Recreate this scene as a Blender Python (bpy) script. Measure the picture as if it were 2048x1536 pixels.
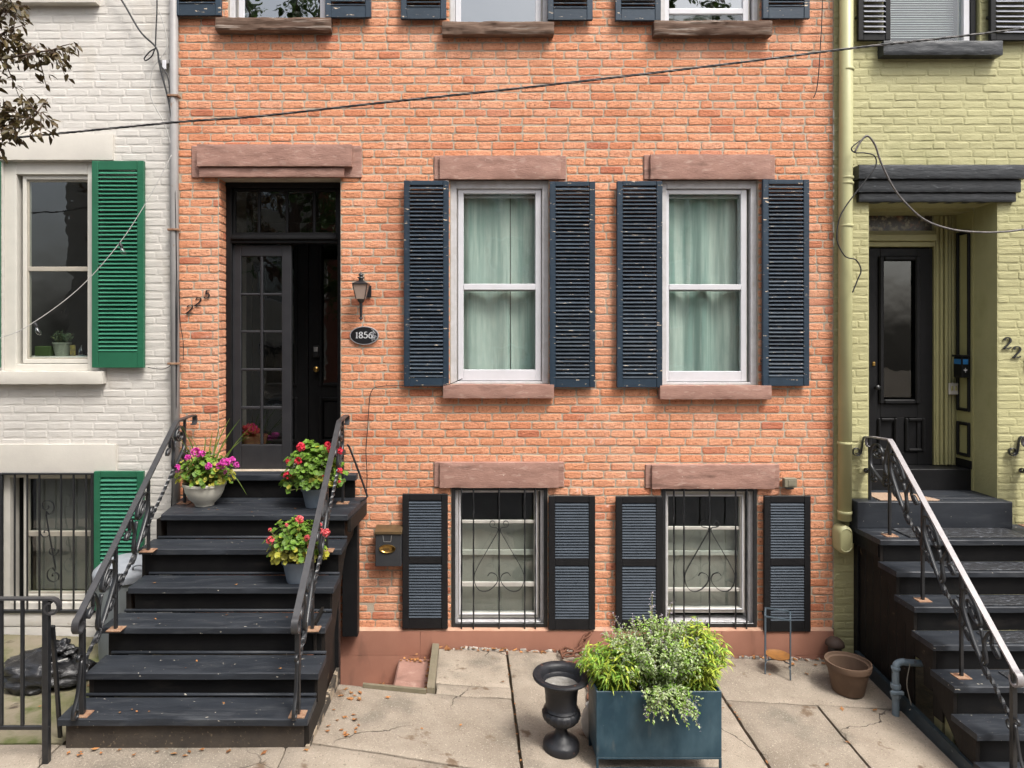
import bpy, math, random
import numpy as np
from mathutils import Vector, Matrix, noise as mn
random.seed(7)
rng = np.random.default_rng(7)
S = bpy.context.scene
for o in list(bpy.data.objects): bpy.data.objects.remove(o)
C = S.collection
R = math.radians
# ------------------------------------------------------------------ camera
F, CX, CY, EYE, WD = 1365.0, 935.0, 665.0, 2.77, 6.0   # focal length in px, vanishing point, eye height, metres to the facade
cd = bpy.data.cameras.new('camera'); cam = bpy.data.objects.new('camera', cd); C.objects.link(cam)
cam.location = (0, -WD, EYE); cam.rotation_euler = (R(90), 0, 0)
cd.sensor_width = 36; cd.lens = 36*F/2048
cd.shift_x = (1024-CX)/2048; cd.shift_y = -(768-CY)/2048
cd.clip_start = .05; cd.clip_end = 400
S.camera = cam
S.render.resolution_x, S.render.resolution_y = 1024, 768
# ------------------------------------------------------------------ sky, sun, exposure
SUN_EL, SUN_AZ = 58, 38          # sun high, in front of the houses and to the right
wd = bpy.data.worlds.new('World'); S.world = wd; wd.use_nodes = True
nt = wd.node_tree; nt.nodes.clear()
sky = nt.nodes.new('ShaderNodeTexSky'); sky.sky_type = 'NISHITA'; sky.sun_disc = False
sky.sun_elevation = R(SUN_EL); sky.sun_rotation = R(180-SUN_AZ); sky.dust_density = 6; sky.air_density = 1.2
hs = nt.nodes.new('ShaderNodeHueSaturation'); hs.inputs['Saturation'].default_value = .42
bg = nt.nodes.new('ShaderNodeBackground'); bg.inputs['Strength'].default_value = .15
ow = nt.nodes.new('ShaderNodeOutputWorld')
nt.links.new(sky.outputs[0], hs.inputs['Color']); nt.links.new(hs.outputs[0], bg.inputs['Color']); nt.links.new(bg.outputs[0], ow.inputs['Surface'])
sl = bpy.data.lights.new('sun', 'SUN'); sl.energy = 1.5; sl.angle = R(15); sl.color = (1, .96, .9)
so = bpy.data.objects.new('sun', sl); C.objects.link(so)
sdir = Vector((math.sin(R(SUN_AZ))*math.cos(R(SUN_EL)), -math.cos(R(SUN_AZ))*math.cos(R(SUN_EL)), math.sin(R(SUN_EL))))
so.rotation_euler = sdir.to_track_quat('Z', 'Y').to_euler(); so.location = (6, -12, 14)
S.view_settings.view_transform = 'Standard'; S.view_settings.look = 'None'
S.view_settings.exposure = 1.0; S.view_settings.gamma = 1
S.render.engine = 'CYCLES'
S.cycles.max_bounces = 8; S.cycles.transparent_max_bounces = 12

def wx(px, D=WD): return (px-CX)*D/F
def wz(py, D=WD): return EYE-(py-CY)*D/F
def W(px, py, D=WD): return Vector((wx(px, D), D-WD, wz(py, D)))
def fb(x, y=0, z=0, s=1.0): return mn.noise(Vector((x*s, y*s, z*s)))
def gz(x, y):
    """height of the sloping ground: flat along the houses, the street in front falling to the right"""
    x = max(-9, min(9, x))
    t = max(0, -y)/1.8
    zw = -2.76-.03*(x-.3); zf = -2.54-.09*(x+1.7)
    if x < 0: zf = -2.545 if x < -.95 else -2.545-.148*(x+.95)/.95
    if t <= 1: z = zw+(zf-zw)*t
    else: z = zf-.02*(min(-y, 9)-1.8)
    return EYE+z
# ------------------------------------------------------------------ mesh helpers
WO = {}
class MB:
    def __init__(s): s.v = []; s.f = []
    def add(s, vs, fs):
        n = len(s.v); s.v += [tuple(v) for v in vs]; s.f += [tuple(i+n for i in f) for f in fs]; return s
    def box(s, x0, x1, y0, y1, z0, z1, c=.003):
        if x0 > x1: x0, x1 = x1, x0
        if y0 > y1: y0, y1 = y1, y0
        if z0 > z1: z0, z1 = z1, z0
        c = min(c, .45*(x1-x0), .45*(y1-y0), .45*(z1-z0))
        if c <= 0:
            return s.add([(x, y, z) for x in (x0, x1) for y in (y0, y1) for z in (z0, z1)],
                         [(0,1,3,2),(4,6,7,5),(0,4,5,1),(2,3,7,6),(0,2,6,4),(1,5,7,3)])
        P = {}; vs = []
        for i, x in enumerate((x0, x1)):
            for j, y in enumerate((y0, y1)):
                for k, z in enumerate((z0, z1)):
                    sx, sy, sz = (c if i == 0 else -c), (c if j == 0 else -c), (c if k == 0 else -c)
                    P[i,j,k] = len(vs)
                    vs += [(x, y+sy, z+sz), (x+sx, y, z+sz), (x+sx, y+sy, z)]
        fs = []
        for i in (0, 1): fs.append([P[i,0,0], P[i,1,0], P[i,1,1], P[i,0,1]][::(-1 if i == 0 else 1)])
        for j in (0, 1): fs.append([P[0,j,0]+1, P[1,j,0]+1, P[1,j,1]+1, P[0,j,1]+1][::(1 if j == 0 else -1)])
        for k in (0, 1): fs.append([P[0,0,k]+2, P[1,0,k]+2, P[1,1,k]+2, P[0,1,k]+2][::(-1 if k == 0 else 1)])
        for j in (0, 1):
            for k in (0, 1): fs.append([P[0,j,k]+1, P[1,j,k]+1, P[1,j,k]+2, P[0,j,k]+2])
        for i in (0, 1):
            for k in (0, 1): fs.append([P[i,0,k], P[i,1,k], P[i,1,k]+2, P[i,0,k]+2])
        for i in (0, 1):
            for j in (0, 1): fs.append([P[i,j,0], P[i,j,1], P[i,j,1]+1, P[i,j,0]+1])
        for q in P.values(): fs.append([q, q+1, q+2])
        return s.add(vs, fs)
    def hexa(s, p):   # eight points, bottom four then top four, same order
        return s.add(p, [(3,2,1,0),(4,5,6,7),(0,1,5,4),(1,2,6,5),(2,3,7,6),(3,0,4,7)])
    def ring(s, x0, x1, z0, z1, y0, y1, w, wt=None, wb=None, c=.003):
        wt = w if wt is None else wt; wb = w if wb is None else wb
        s.box(x0, x0+w, y0, y1, z0, z1, c); s.box(x1-w, x1, y0, y1, z0, z1, c)
        if wt: s.box(x0+w, x1-w, y0, y1, z1-wt, z1, c)
        if wb: s.box(x0+w, x1-w, y0, y1, z0, z0+wb, c)
        return s
    def tube(s, pts, r, n=8, cap=True, twist=None):
        pts = [Vector(p) for p in pts]; m = len(pts); vs = []; fs = []; nrm = None
        for i, p in enumerate(pts):
            t = (pts[min(i+1, m-1)]-pts[max(i-1, 0)])
            t = t.normalized() if t.length > 1e-9 else Vector((0, 0, 1))
            if nrm is None:
                a = Vector((1, 0, 0)) if abs(t.x) < .8 else Vector((0, 1, 0)); nrm = (a-t*a.dot(t)).normalized()
            else:
                nrm = (nrm-t*nrm.dot(t)); nrm = nrm.normalized() if nrm.length > 1e-6 else t.orthogonal().normalized()
            b = t.cross(nrm); rr = r[i] if isinstance(r, (list, tuple)) else r
            for k in range(n):
                a = 2*math.pi*k/n+(twist*i if twist else (math.pi/4 if n == 4 else 0))
                vs.append(p+nrm*(math.cos(a)*rr)+b*(math.sin(a)*rr))
        for i in range(m-1):
            for k in range(n): fs.append((i*n+k, i*n+(k+1) % n, (i+1)*n+(k+1) % n, (i+1)*n+k))
        if cap: fs += [tuple(range(n-1, -1, -1)), tuple((m-1)*n+k for k in range(n))]
        return s.add(vs, fs)
    def ribbon(s, pts, wdir, w, t):
        pts = [Vector(p) for p in pts]; wdir = Vector(wdir).normalized(); m = len(pts); vs = []; fs = []
        for i, p in enumerate(pts):
            T = (pts[min(i+1, m-1)]-pts[max(i-1, 0)]).normalized(); N = T.cross(wdir).normalized()
            for a, b in ((-1,-1),(1,-1),(1,1),(-1,1)): vs.append(p+wdir*(a*w/2)+N*(b*t/2))
        for i in range(m-1):
            for k in range(4): fs.append((i*4+k, i*4+(k+1) % 4, i*4+4+(k+1) % 4, i*4+4+k))
        fs += [(3,2,1,0), tuple((m-1)*4+k for k in range(4))]
        return s.add(vs, fs)
    def lathe(s, prof, c, n=32, mod=None):
        c = Vector(c); vs = []; fs = []; m = len(prof)
        for i, (r, z) in enumerate(prof):
            for k in range(n):
                a = 2*math.pi*k/n; rr = r*(mod(i, a) if mod else 1)
                vs.append((c.x+rr*math.cos(a), c.y+rr*math.sin(a), c.z+z))
        for i in range(m-1):
            for k in range(n): fs.append((i*n+k, i*n+(k+1) % n, (i+1)*n+(k+1) % n, (i+1)*n+k))
        fs += [tuple(range(n-1, -1, -1)), tuple((m-1)*n+k for k in range(n))]
        return s.add(vs, fs)
    def build(s, name, mat, parent=None, smooth=False, bend=None):
        v = np.array(s.v, dtype=float)
        if bend is not None: v = bend(v)
        lo, hi = v.min(0), v.max(0); org = Vector(((lo[0]+hi[0])/2, (lo[1]+hi[1])/2, lo[2]))
        me = bpy.data.meshes.new(name); me.from_pydata((v-np.array(org)).tolist(), [], s.f); me.update()
        if mat is not None: me.materials.append(mat)
        if smooth:
            me.polygons.foreach_set('use_smooth', [True]*len(me.polygons))
            if smooth == 'auto': me.set_sharp_from_angle(angle=R(38))
        return link(name, me, org, parent)
def link(name, data, org, parent=None, rot=None, scale=None):
    o = bpy.data.objects.new(name, data); C.objects.link(o); org = Vector(org)
    o.location = org-(WO[parent.name] if parent else Vector((0, 0, 0))); o.parent = parent
    if rot: o.rotation_euler = rot
    if scale: o.scale = scale
    WO[o.name] = org
    return o
def tag(o, label, cat, group=None, kind=None):
    o['label'] = label; o['category'] = cat
    if group: o['group'] = group
    if kind: o['kind'] = kind
    return o
def thing(name, label, cat, loc, group=None):
    return tag(link(name, None, loc), label, cat, group)
def bx(name, mat, parent, *a, c=.003): return MB().box(*a, c=c).build(name, mat, parent)
def smoothpath(P, n=8):
    P = [Vector(p) for p in P]; out = []
    for i in range(len(P)-1):
        p0 = P[max(i-1, 0)]; p1 = P[i]; p2 = P[i+1]; p3 = P[min(i+2, len(P)-1)]
        for k in range(n):
            t = k/n
            out.append(.5*((2*p1)+(p2-p0)*t+(2*p0-5*p1+4*p2-p3)*t*t+(3*p1-p0-3*p2+p3)*t**3))
    return out+[P[-1]]
# ------------------------------------------------------------------ materials
MATS = {}
def nodes(name):
    m = bpy.data.materials.new(name); m.use_nodes = True; t = m.node_tree; t.nodes.clear()
    N = lambda k, **kw: [setattr(n, a, b) for n in [t.nodes.new(k)] for a, b in kw.items()] and t.nodes[-1] or t.nodes[-1]
    o = t.nodes.new('ShaderNodeOutputMaterial'); p = t.nodes.new('ShaderNodeBsdfPrincipled')
    t.links.new(p.outputs[0], o.inputs[0]); MATS[name] = m
    return m, t, t.links.new, p
def nz(t, L, scale, detail=5, rough=.6, stretch=None, off=None):
    g = t.nodes.new('ShaderNodeNewGeometry'); src = g.outputs['Position']
    if stretch or off:
        mp = t.nodes.new('ShaderNodeMapping'); L(src, mp.inputs[0]); src = mp.outputs[0]
        if stretch: mp.inputs['Scale'].default_value = stretch
        if off: mp.inputs['Location'].default_value = off
    n = t.nodes.new('ShaderNodeTexNoise'); n.inputs['Scale'].default_value = scale
    n.inputs['Detail'].default_value = detail; n.inputs['Roughness'].default_value = rough
    L(src, n.inputs['Vector']); return n.outputs['Fac']
def ramp(t, L, fac, a, b, ca=0., cb=1.):
    m = t.nodes.new('ShaderNodeMapRange'); m.inputs[1].default_value = a; m.inputs[2].default_value = b
    m.inputs[3].default_value = ca; m.inputs[4].default_value = cb; L(fac, m.inputs[0]); return m.outputs[0]
def mixc(t, L, fac, a, b, mode='MIX'):
    m = t.nodes.new('ShaderNodeMix'); m.data_type = 'RGBA'; m.blend_type = mode
    for sock, v in ((m.inputs[0], fac), (m.inputs[6], a), (m.inputs[7], b)):
        if isinstance(v, (int, float)): sock.default_value = v
        elif isinstance(v, tuple): sock.default_value = (*v, 1)
        else: L(v, sock)
    return m.outputs[2]
def rnd(t, L):
    """a random number for each loose piece, whether it is an object of its own or an island of a joined mesh"""
    g = t.nodes.new('ShaderNodeNewGeometry'); o = t.nodes.new('ShaderNodeObjectInfo')
    a = t.nodes.new('ShaderNodeMath'); L(g.outputs['Random Per Island'], a.inputs[0]); L(o.outputs['Random'], a.inputs[1])
    f = t.nodes.new('ShaderNodeMath'); f.operation = 'FRACT'; L(a.outputs[0], f.inputs[0]); return f.outputs[0]
def math_(t, L, op, a, b):
    m = t.nodes.new('ShaderNodeMath'); m.operation = op
    for s_, v in ((m.inputs[0], a), (m.inputs[1], b)):
        if isinstance(v, (int, float)): s_.default_value = v
        else: L(v, s_)
    return m.outputs[0]
def M(name, c1, c2=None, scale=9, rough=.6, r2=None, bump=0, bscale=80, bst=None, metal=0, var=0, spec=.4, specks=(), stretch=None, contrast=(.35, .65), trans=0):
    m, t, L, p = nodes(name)
    col = None
    n1 = nz(t, L, scale, 6, .62, stretch)
    f1 = ramp(t, L, n1, *contrast)
    col = mixc(t, L, f1, c1, c2 if c2 else tuple(v*.82 for v in c1))
    if var:
        r = rnd(t, L); v = ramp(t, L, r, 0, 1, 1-var, 1+var)
        h = t.nodes.new('ShaderNodeHueSaturation'); L(col, h.inputs['Color']); L(v, h.inputs['Value']); col = h.outputs[0]
    for (sc, ssc, lo, hi, sst) in specks:       # flakes, stains: colour, scale, thresholds, stretch
        f = ramp(t, L, nz(t, L, ssc, 4, .6, sst, (3.1, 7.7, 1.3)), lo, hi)
        col = mixc(t, L, f, col, sc)
    L(col, p.inputs['Base Color'])
    p.inputs['Roughness'].default_value = rough; p.inputs['Metallic'].default_value = metal
    p.inputs['Specular IOR Level'].default_value = spec
    if r2 is not None: L(ramp(t, L, nz(t, L, scale*2.3, 5, .6, stretch), .3, .7, rough, r2), p.inputs['Roughness'])
    if bump:
        b = t.nodes.new('ShaderNodeBump'); b.inputs['Strength'].default_value = 1; b.inputs['Distance'].default_value = bump
        L(nz(t, L, bscale, 6, .65, bst), b.inputs['Height']); L(b.outputs[0], p.inputs['Normal'])
    if trans:
        p.inputs['Subsurface Weight'].default_value = 0
        tr = t.nodes.new('ShaderNodeBsdfTranslucent'); L(col, tr.inputs[0]); mx = t.nodes.new('ShaderNodeMixShader'); mx.inputs[0].default_value = trans
        L(p.outputs[0], mx.inputs[1]); L(tr.outputs[0], mx.inputs[2]); L(mx.outputs[0], t.nodes['Material Output'].inputs[0])
    return m
def glass(name, tint=(.9, .95, .93), boost=1.8):
    m = bpy.data.materials.new(name); m.use_nodes = True; t = m.node_tree; t.nodes.clear(); L = t.links.new
    o = t.nodes.new('ShaderNodeOutputMaterial'); a = t.nodes.new('ShaderNodeBsdfTransparent'); a.inputs[0].default_value = (*tint, 1)
    g = t.nodes.new('ShaderNodeBsdfGlossy'); g.inputs['Roughness'].default_value = .012; g.inputs[0].default_value = (.95, .98, 1, 1)
    b = t.nodes.new('ShaderNodeBump'); b.inputs['Distance'].default_value = .0016; b.inputs['Strength'].default_value = 1
    L(nz(t, L, 5, 2, .4), b.inputs['Height']); L(b.outputs[0], g.inputs['Normal'])
    f = t.nodes.new('ShaderNodeFresnel'); f.inputs[0].default_value = 1.5
    x = math_(t, L, 'MULTIPLY', f.outputs[0], boost); x = math_(t, L, 'MINIMUM', x, 1.0)
    gb = t.nodes.new('ShaderNodeNewGeometry'); x = math_(t, L, 'MULTIPLY', x, math_(t, L, 'SUBTRACT', 1.0, gb.outputs['Backfacing']))   # the far face of a pane adds no second mirror
    mx = t.nodes.new('ShaderNodeMixShader'); L(x, mx.inputs[0]); L(a.outputs[0], mx.inputs[1]); L(g.outputs[0], mx.inputs[2]); L(mx.outputs[0], o.inputs[0])
    return m
def brick_mat():
    m, t, L, p = nodes('orange_brick')
    r = rnd(t, L)
    cr = t.nodes.new('ShaderNodeValToRGB'); L(r, cr.inputs[0]); e = cr.color_ramp.elements
    cols = [(0, (.59, .25, .135)), (.2, (.655, .305, .175)), (.45, (.685, .335, .20)), (.62, (.63, .285, .158)), (.78, (.69, .355, .228)), (.91, (.57, .225, .12)), (.97, (.43, .14, .085)), (1, (.66, .31, .175))]
    e[0].position, e[0].color = 0, (*cols[0][1], 1); e[1].position, e[1].color = 1, (*cols[-1][1], 1)
    for a, c in cols[1:-1]: q = e.new(a); q.color = (*c, 1)
    col = cr.outputs[0]
    col = mixc(t, L, ramp(t, L, nz(t, L, 26, 5, .65), .40, .68, 0, .7), col, (.47, .18, .09))
    col = mixc(t, L, ramp(t, L, nz(t, L, 1.1, 4, .6, None, (4, 1, 2)), .5, .75, 0, .35), col, (.60, .235, .115))   # broad weathering
    col = mixc(t, L, ramp(t, L, nz(t, L, 50, 5, .7), .565, .655, 0, .9), col, (.11, .04, .025))    # pits
    wm = math_(t, L, 'MULTIPLY', ramp(t, L, nz(t, L, 1.6, 3, .6, None, (9.2, 0, 5.1)), .56, .68), ramp(t, L, nz(t, L, 20, 6, .75), .53, .68))
    col = mixc(t, L, math_(t, L, 'MULTIPLY', wm, .75), col, (.78, .62, .56))     # lime bloom
    col = mixc(t, L, ramp(t, L, nz(t, L, 1.5, 5, .65, (1.6, 1, .4), (2, 0, 7)), .54, .72, 0, .5), col, (.36, .15, .085))    # runoff streaks
    col = mixc(t, L, ramp(t, L, nz(t, L, .9, 4, .6, None, (8, 0, 3)), .5, .72, 0, .45), col, (.72, .44, .31))    # faded patches
    L(col, p.inputs['Base Color']); p.inputs['Roughness'].default_value = .88; p.inputs['Specular IOR Level'].default_value = .25
    b = t.nodes.new('ShaderNodeBump'); b.inputs['Distance'].default_value = .0038
    h = math_(t, L, 'ADD', nz(t, L, 60, 6, .7), ramp(t, L, nz(t, L, 22, 4, .6, (1, 1, 2.2)), .3, .7, 0, 1))
    L(h, b.inputs['Height']); L(b.outputs[0], p.inputs['Normal'])
    return m
m_brick = brick_mat()
m_mortar = M('mortar', (.45, .385, .305), (.35, .295, .225), 7, .95, bump=.004, bscale=130, specks=(((.30, .22, .15), 2.2, .6, .75, None),))
m_stone = M('brownstone', (.345, .20, .158), (.27, .15, .118), 5, .85, bump=.004, bscale=46, bst=(.7, 1, 2.5), specks=(((.42, .28, .23), 11, .56, .72, (1, 1, 3)), ((.17, .095, .075), 4, .58, .72, (.6, 1, 3)), ((.55, .45, .38), 40, .69, .74, None)), stretch=(1, 1, 2.5))
m_found = M('brownstone_paint', (.335, .158, .108), (.285, .132, .09), 2.5, .82, bump=.0015, bscale=160, specks=(((.20, .10, .07), 3.2, .62, .74, (1, 1, .35)),))
m_ledge = M('sandy_ledge', (.46, .30, .21), (.36, .19, .13), 5, .9, bump=.003, bscale=70)
m_white = M('white_wall_paint', (.59, .565, .525), (.53, .505, .468), 2.4, .72, bump=.0036, bscale=22, bst=(.6, 1, 1.8), specks=(((.46, .42, .36), 2.6, .56, .8, (1, 1, .5)), ((.36, .32, .26), 14, .66, .76, (1, 1, 2))))
m_wtrim = M('white_trim_paint', (.60, .57, .51), (.55, .52, .47), 4, .6, bump=.0008, bscale=60)
m_green = M('olive_wall_paint', (.41, .39, .205), (.365, .345, .18), 2.2, .62, bump=.0055, bscale=20, bst=(.7, 1, 1.6), specks=(((.27, .265, .12), 2.4, .56, .8, (1, 1, .5)), ((.45, .43, .26), 17, .66, .76, (1, 1, 2))))
m_gtrim = M('olive_trim_paint', (.38, .36, .18), (.34, .32, .155), 4, .5, bump=.0008, bscale=50)
m_gpipe = M('olive_pipe_paint', (.42, .41, .22), (.39, .38, .2), 3, .42, bump=.0004, bscale=30)
FL = ((.62, .50, .37), 34, .655, .69, (.45, 1, 1.6))
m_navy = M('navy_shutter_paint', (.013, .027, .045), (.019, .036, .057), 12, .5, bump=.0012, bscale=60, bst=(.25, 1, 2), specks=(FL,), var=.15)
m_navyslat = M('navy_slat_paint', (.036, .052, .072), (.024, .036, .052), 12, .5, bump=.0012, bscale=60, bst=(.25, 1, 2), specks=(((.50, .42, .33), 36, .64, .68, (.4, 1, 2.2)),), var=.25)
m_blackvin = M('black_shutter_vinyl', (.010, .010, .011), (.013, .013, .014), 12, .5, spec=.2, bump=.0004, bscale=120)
m_blackslat = M('black_slat_vinyl_skylit', (.050, .064, .082), (.040, .052, .067), 12, .62, var=.08, spec=.2)  # black vinyl, with the sky's reflection on tilted slats painted in as blue grey
m_gshut = M('green_shutter_paint', (.018, .118, .062), (.015, .10, .052), 8, .42, bump=.0005, bscale=50)
m_gslat = M('green_slat_paint', (.04, .19, .115), (.032, .165, .10), 8, .45, var=.05)
m_wframe = M('white_window_paint', (.54, .535, .55), (.46, .45, .45), 14, .5, bump=.0008, bscale=50, specks=(((.42, .38, .33), 25, .66, .72, (2, 1, .4)),))
m_vinyl = M('white_vinyl', (.60, .60, .63), (.55, .55, .575), 6, .35)
m_alum = M('storm_frame_aluminium', (.52, .50, .46), (.44, .42, .38), 10, .45, bump=.0006, bscale=60)
m_glass = glass('window_glass', (.93, .965, .955), 2.4)
m_glassu = glass('upper_window_glass', (.75, .80, .82), 6.5)
m_glassd = glass('door_glass', (.80, .82, .82), 2.6)
m_curt = M('sheer_curtain', (.84, .90, .83), (.70, .80, .73), 45, .9, stretch=(2.2, 1, .16), trans=.35, specks=(((.42, .57, .52), 11, .47, .62, (1, 1, .04)), ((.50, .64, .59), 2.2, .5, .75, (1, 1, .6)), ((.84, .88, .80), 1.6, .55, .8, (1, 1, .5))))
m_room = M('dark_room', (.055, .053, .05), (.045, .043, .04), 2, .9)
m_screenrefl = M('grey_screen_and_reflection', (.30, .285, .25), (.24, .23, .205), 5, .9, stretch=(1, 1, .4))
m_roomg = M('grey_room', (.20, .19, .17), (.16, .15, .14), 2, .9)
m_black = M('black_wood_paint', (.007, .0072, .008), (.010, .010, .011), 8, .42, r2=.6, spec=.2, bump=.001, bscale=50, bst=(1, 1, .25))
m_door = M('charcoal_door_paint', (.021, .021, .024), (.027, .027, .030), 8, .42, spec=.35, bump=.0006, bscale=60)
m_tread = M('worn_tread_paint', (.016, .019, .0245), (.028, .032, .039), 5, .40, r2=.6, spec=.3, bump=.0016, bscale=30, bst=(.12, 1, 1), stretch=(.35, 1.5, 1), specks=(((.050, .054, .060), 16, .52, .80, (.22, 1.2, 1)), ((.50, .46, .38), 48, .69, .72, (.6, 1, 1))))
m_riser = M('black_riser_paint', (.005, .005, .0055), (.008, .0078, .0078), 6, .55, spec=.15, bump=.001, bscale=40, bst=(.2, 1, 1), specks=(((.022, .019, .017), 9, .6, .8, (.3, 1, 1)),))
m_skirt = M('dark_brown_boards', (.010, .0088, .008), (.017, .014, .012), 7, .6, spec=.2, bump=.0015, bscale=40, bst=(1, 1, .2), specks=(((.10, .075, .05), 14, .66, .76, None),))
m_dirtr = M('dirty_base_board', (.035, .029, .024), (.055, .044, .034), 9, .8, bump=.002, bscale=60, specks=(((.16, .12, .08), 50, .62, .72, None),))
m_iron = M('wrought_iron', (.011, .012, .014), (.018, .019, .021), 20, .27, r2=.42, bump=.0006, bscale=120, spec=.6)
m_railp = M('rail_sky_sheen', (.26, .24, .245), (.20, .185, .19), 20, .3, r2=.45, spec=.6)  # pale tone puts the sky's reflection into the handrail colour
m_ironr = M('rail_top_iron', (.030, .030, .033), (.045, .044, .046), 20, .32, r2=.5, bump=.0006, bscale=120, spec=.6)
m_rust = M('rusty_plate', (.20, .095, .055), (.32, .21, .135), 30, .9, bump=.002, bscale=90)
m_chain = M('rusty_chain', (.105, .040, .024), (.16, .07, .04), 50, .85, bump=.002, bscale=120)
m_conc = M('concrete', (.325, .276, .220), (.235, .195, .152), 2.6, .92, bump=.006, bscale=120, specks=(((.17, .148, .118), 1.7, .55, .70, None), ((.42, .37, .30), 95, .57, .68, None), ((.13, .11, .08), 80, .60, .69, None), ((.15, .105, .07), 4.5, .63, .70, None)), var=.13)
m_moss = M('mossy_concrete', (.235, .20, .145), (.165, .155, .080), 2.2, .95, bump=.005, bscale=120, specks=(((.085, .10, .03), 3.0, .52, .66, None), ((.06, .045, .03), 7, .6, .72, None)))
def add_cracks(m, scale=.62, width=.0042, col=(.05, .04, .03)):
    t = m.node_tree; L = t.links.new; p = t.nodes['Principled BSDF']; src = p.inputs['Base Color'].links[0].from_socket
    g = t.nodes.new('ShaderNodeNewGeometry'); n = t.nodes.new('ShaderNodeTexNoise'); n.inputs['Scale'].default_value = 3.5; n.inputs['Detail'].default_value = 6
    L(g.outputs['Position'], n.inputs['Vector']); a = t.nodes.new('ShaderNodeVectorMath'); a.operation = 'MULTIPLY_ADD'; a.inputs[1].default_value = (.35, .35, 0)
    L(n.outputs['Color'], a.inputs[0]); L(g.outputs['Position'], a.inputs[2]); v = t.nodes.new('ShaderNodeTexVoronoi'); v.feature = 'DISTANCE_TO_EDGE'; v.voronoi_dimensions = '2D'; v.inputs['Scale'].default_value = scale
    L(a.outputs[0], v.inputs['Vector']); f = ramp(t, L, v.outputs['Distance'], width*.4, width, 1, 0)
    f = math_(t, L, 'MULTIPLY', f, ramp(t, L, nz(t, L, .8, 3, .5, None, (5, 2, 0)), .48, .54)); L(mixc(t, L, f, src, col), p.inputs['Base Color'])
add_cracks(m_conc)
m_soil = M('soil', (.06, .045, .03), (.10, .075, .045), 14, .95, bump=.01, bscale=60)
m_asph = M('asphalt', (.055, .055, .056), (.07, .07, .07), 6, .9, bump=.004, bscale=180)
m_oldwood = M('weathered_sill_wood', (.16, .105, .075), (.075, .04, .025), 5, .85, bump=.006, bscale=22, bst=(.25, 1, 3), stretch=(.25, 1, 4), specks=(((.30, .25, .21), 12, .56, .7, (.2, 1, 4)),))
m_blackstone = M('black_painted_stone', (.022, .025, .029), (.033, .036, .04), 8, .42, bump=.004, bscale=26, bst=(.5, 1, 2), specks=(((.12, .13, .14), 26, .64, .74, (.5, 1, 2)),))
m_brass = M('brass', (.55, .36, .12), (.45, .28, .09), 20, .3, metal=1)
m_silver = M('pale_metal', (.55, .55, .55), None, 20, .4, metal=.7)
# ================================================================== ground
PIT = (-1.40, -.25, -.875, -.0)           # sunken area beside the stoop
def ground():
    xs = sorted(set([-60, -30, -15, -9]+[round(-8+.5*i, 3) for i in range(33)]+[9, 15, 30, 60, PIT[0], PIT[1]]))
    ys = sorted(set([-60, -40, -25, -18, -14]+[round(-12+.6*i, 3) for i in range(15)]+[-3.3, -3.29, -2.8, -2.3, -1.8, -1.5, -1.2, PIT[2], -.6, -.3, PIT[3], 8, 20, 60]))
    mb = MB(); idx = {}
    def h(x, y):
        z = gz(x, y)-.05
        if -9.3 < y <= -3.295: z -= .12
        return z
    for i, x in enumerate(xs):
        for j, y in enumerate(ys): idx[i, j] = len(mb.v); mb.v.append((x, y, h(x, y)))
    for i in range(len(xs)-1):
        for j in range(len(ys)-1):
            cx, cy = (xs[i]+xs[i+1])/2, (ys[j]+ys[j+1])/2
            if PIT[0] < cx < PIT[1] and PIT[2] < cy < PIT[3]: continue
            mb.f.append((idx[i, j], idx[i+1, j], idx[i+1, j+1], idx[i, j+1]))
    x0, x1, y0, y1 = PIT; zb = EYE-3.35
    c = [(x0, y0), (x1, y0), (x1, y1), (x0, y1)]
    mb.add([(x, y, zb) for x, y in c]+[(x, y, h(x, y)) for x, y in c], [(0,1,2,3)]+[(k, k+4, (k+1) % 4+4, (k+1) % 4) for k in range(4)])
    o = mb.build('ground', m_soil); o['kind'] = 'structure'; return o
g_ground = ground()
def slab(poly_x0, poly_x1, y0, y1, mat=None, par=None, th=.07, lift=0., name='paving_slab', skew=0.):
    nx = max(2, int((poly_x1-poly_x0)/.12)); ny = max(2, int((y1-y0)/.12)); mb = MB()
    gx = [0, .012/(poly_x1-poly_x0)]+[(i+1)/(nx+1) for i in range(nx)]+[1-.012/(poly_x1-poly_x0), 1]
    gy = [0, .012/(y1-y0)]+[(i+1)/(ny+1) for i in range(ny)]+[1-.012/(y1-y0), 1]
    n, m = len(gx), len(gy); tw = (random.random()-.5)*.006
    for j, b in enumerate(gy):
        for i, a in enumerate(gx):
            y = y0+b*(y1-y0); x = poly_x0+a*(poly_x1-poly_x0)+skew*(b-.5)
            e = i in (0, n-1) or j in (0, m-1)
            ex = ey = 0
            if e: ex = .005*fb(x*9, y*9, 1.5); ey = .005*fb(x*9, y*9, 8.5)
            z = gz(x, y)+lift+.005*fb(x, y, 3.3, 2.2)+tw*(a-.5)*4-(.006+.008*max(0, fb(x*6, y*6, 4)) if e else 0)
            mb.v.append((x+ex, y+ey, z))
    for j in range(m-1):
        for i in range(n-1): mb.f.append((j*n+i, j*n+i+1, (j+1)*n+i+1, (j+1)*n+i))
    per = [i for i in range(n)]+[j*n+n-1 for j in range(1, m)]+[(m-1)*n+i for i in range(n-2, -1, -1)]+[j*n for j in range(m-2, 0, -1)]
    k0 = len(mb.v); mb.v += [(mb.v[i][0], mb.v[i][1], mb.v[i][2]-th) for i in per]
    for a in range(len(per)):
        b = (a+1) % len(per); mb.f.append((per[b], per[a], k0+a, k0+b))
    return mb.build(name, mat or m_conc, par or g_ground, smooth='auto')
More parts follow.
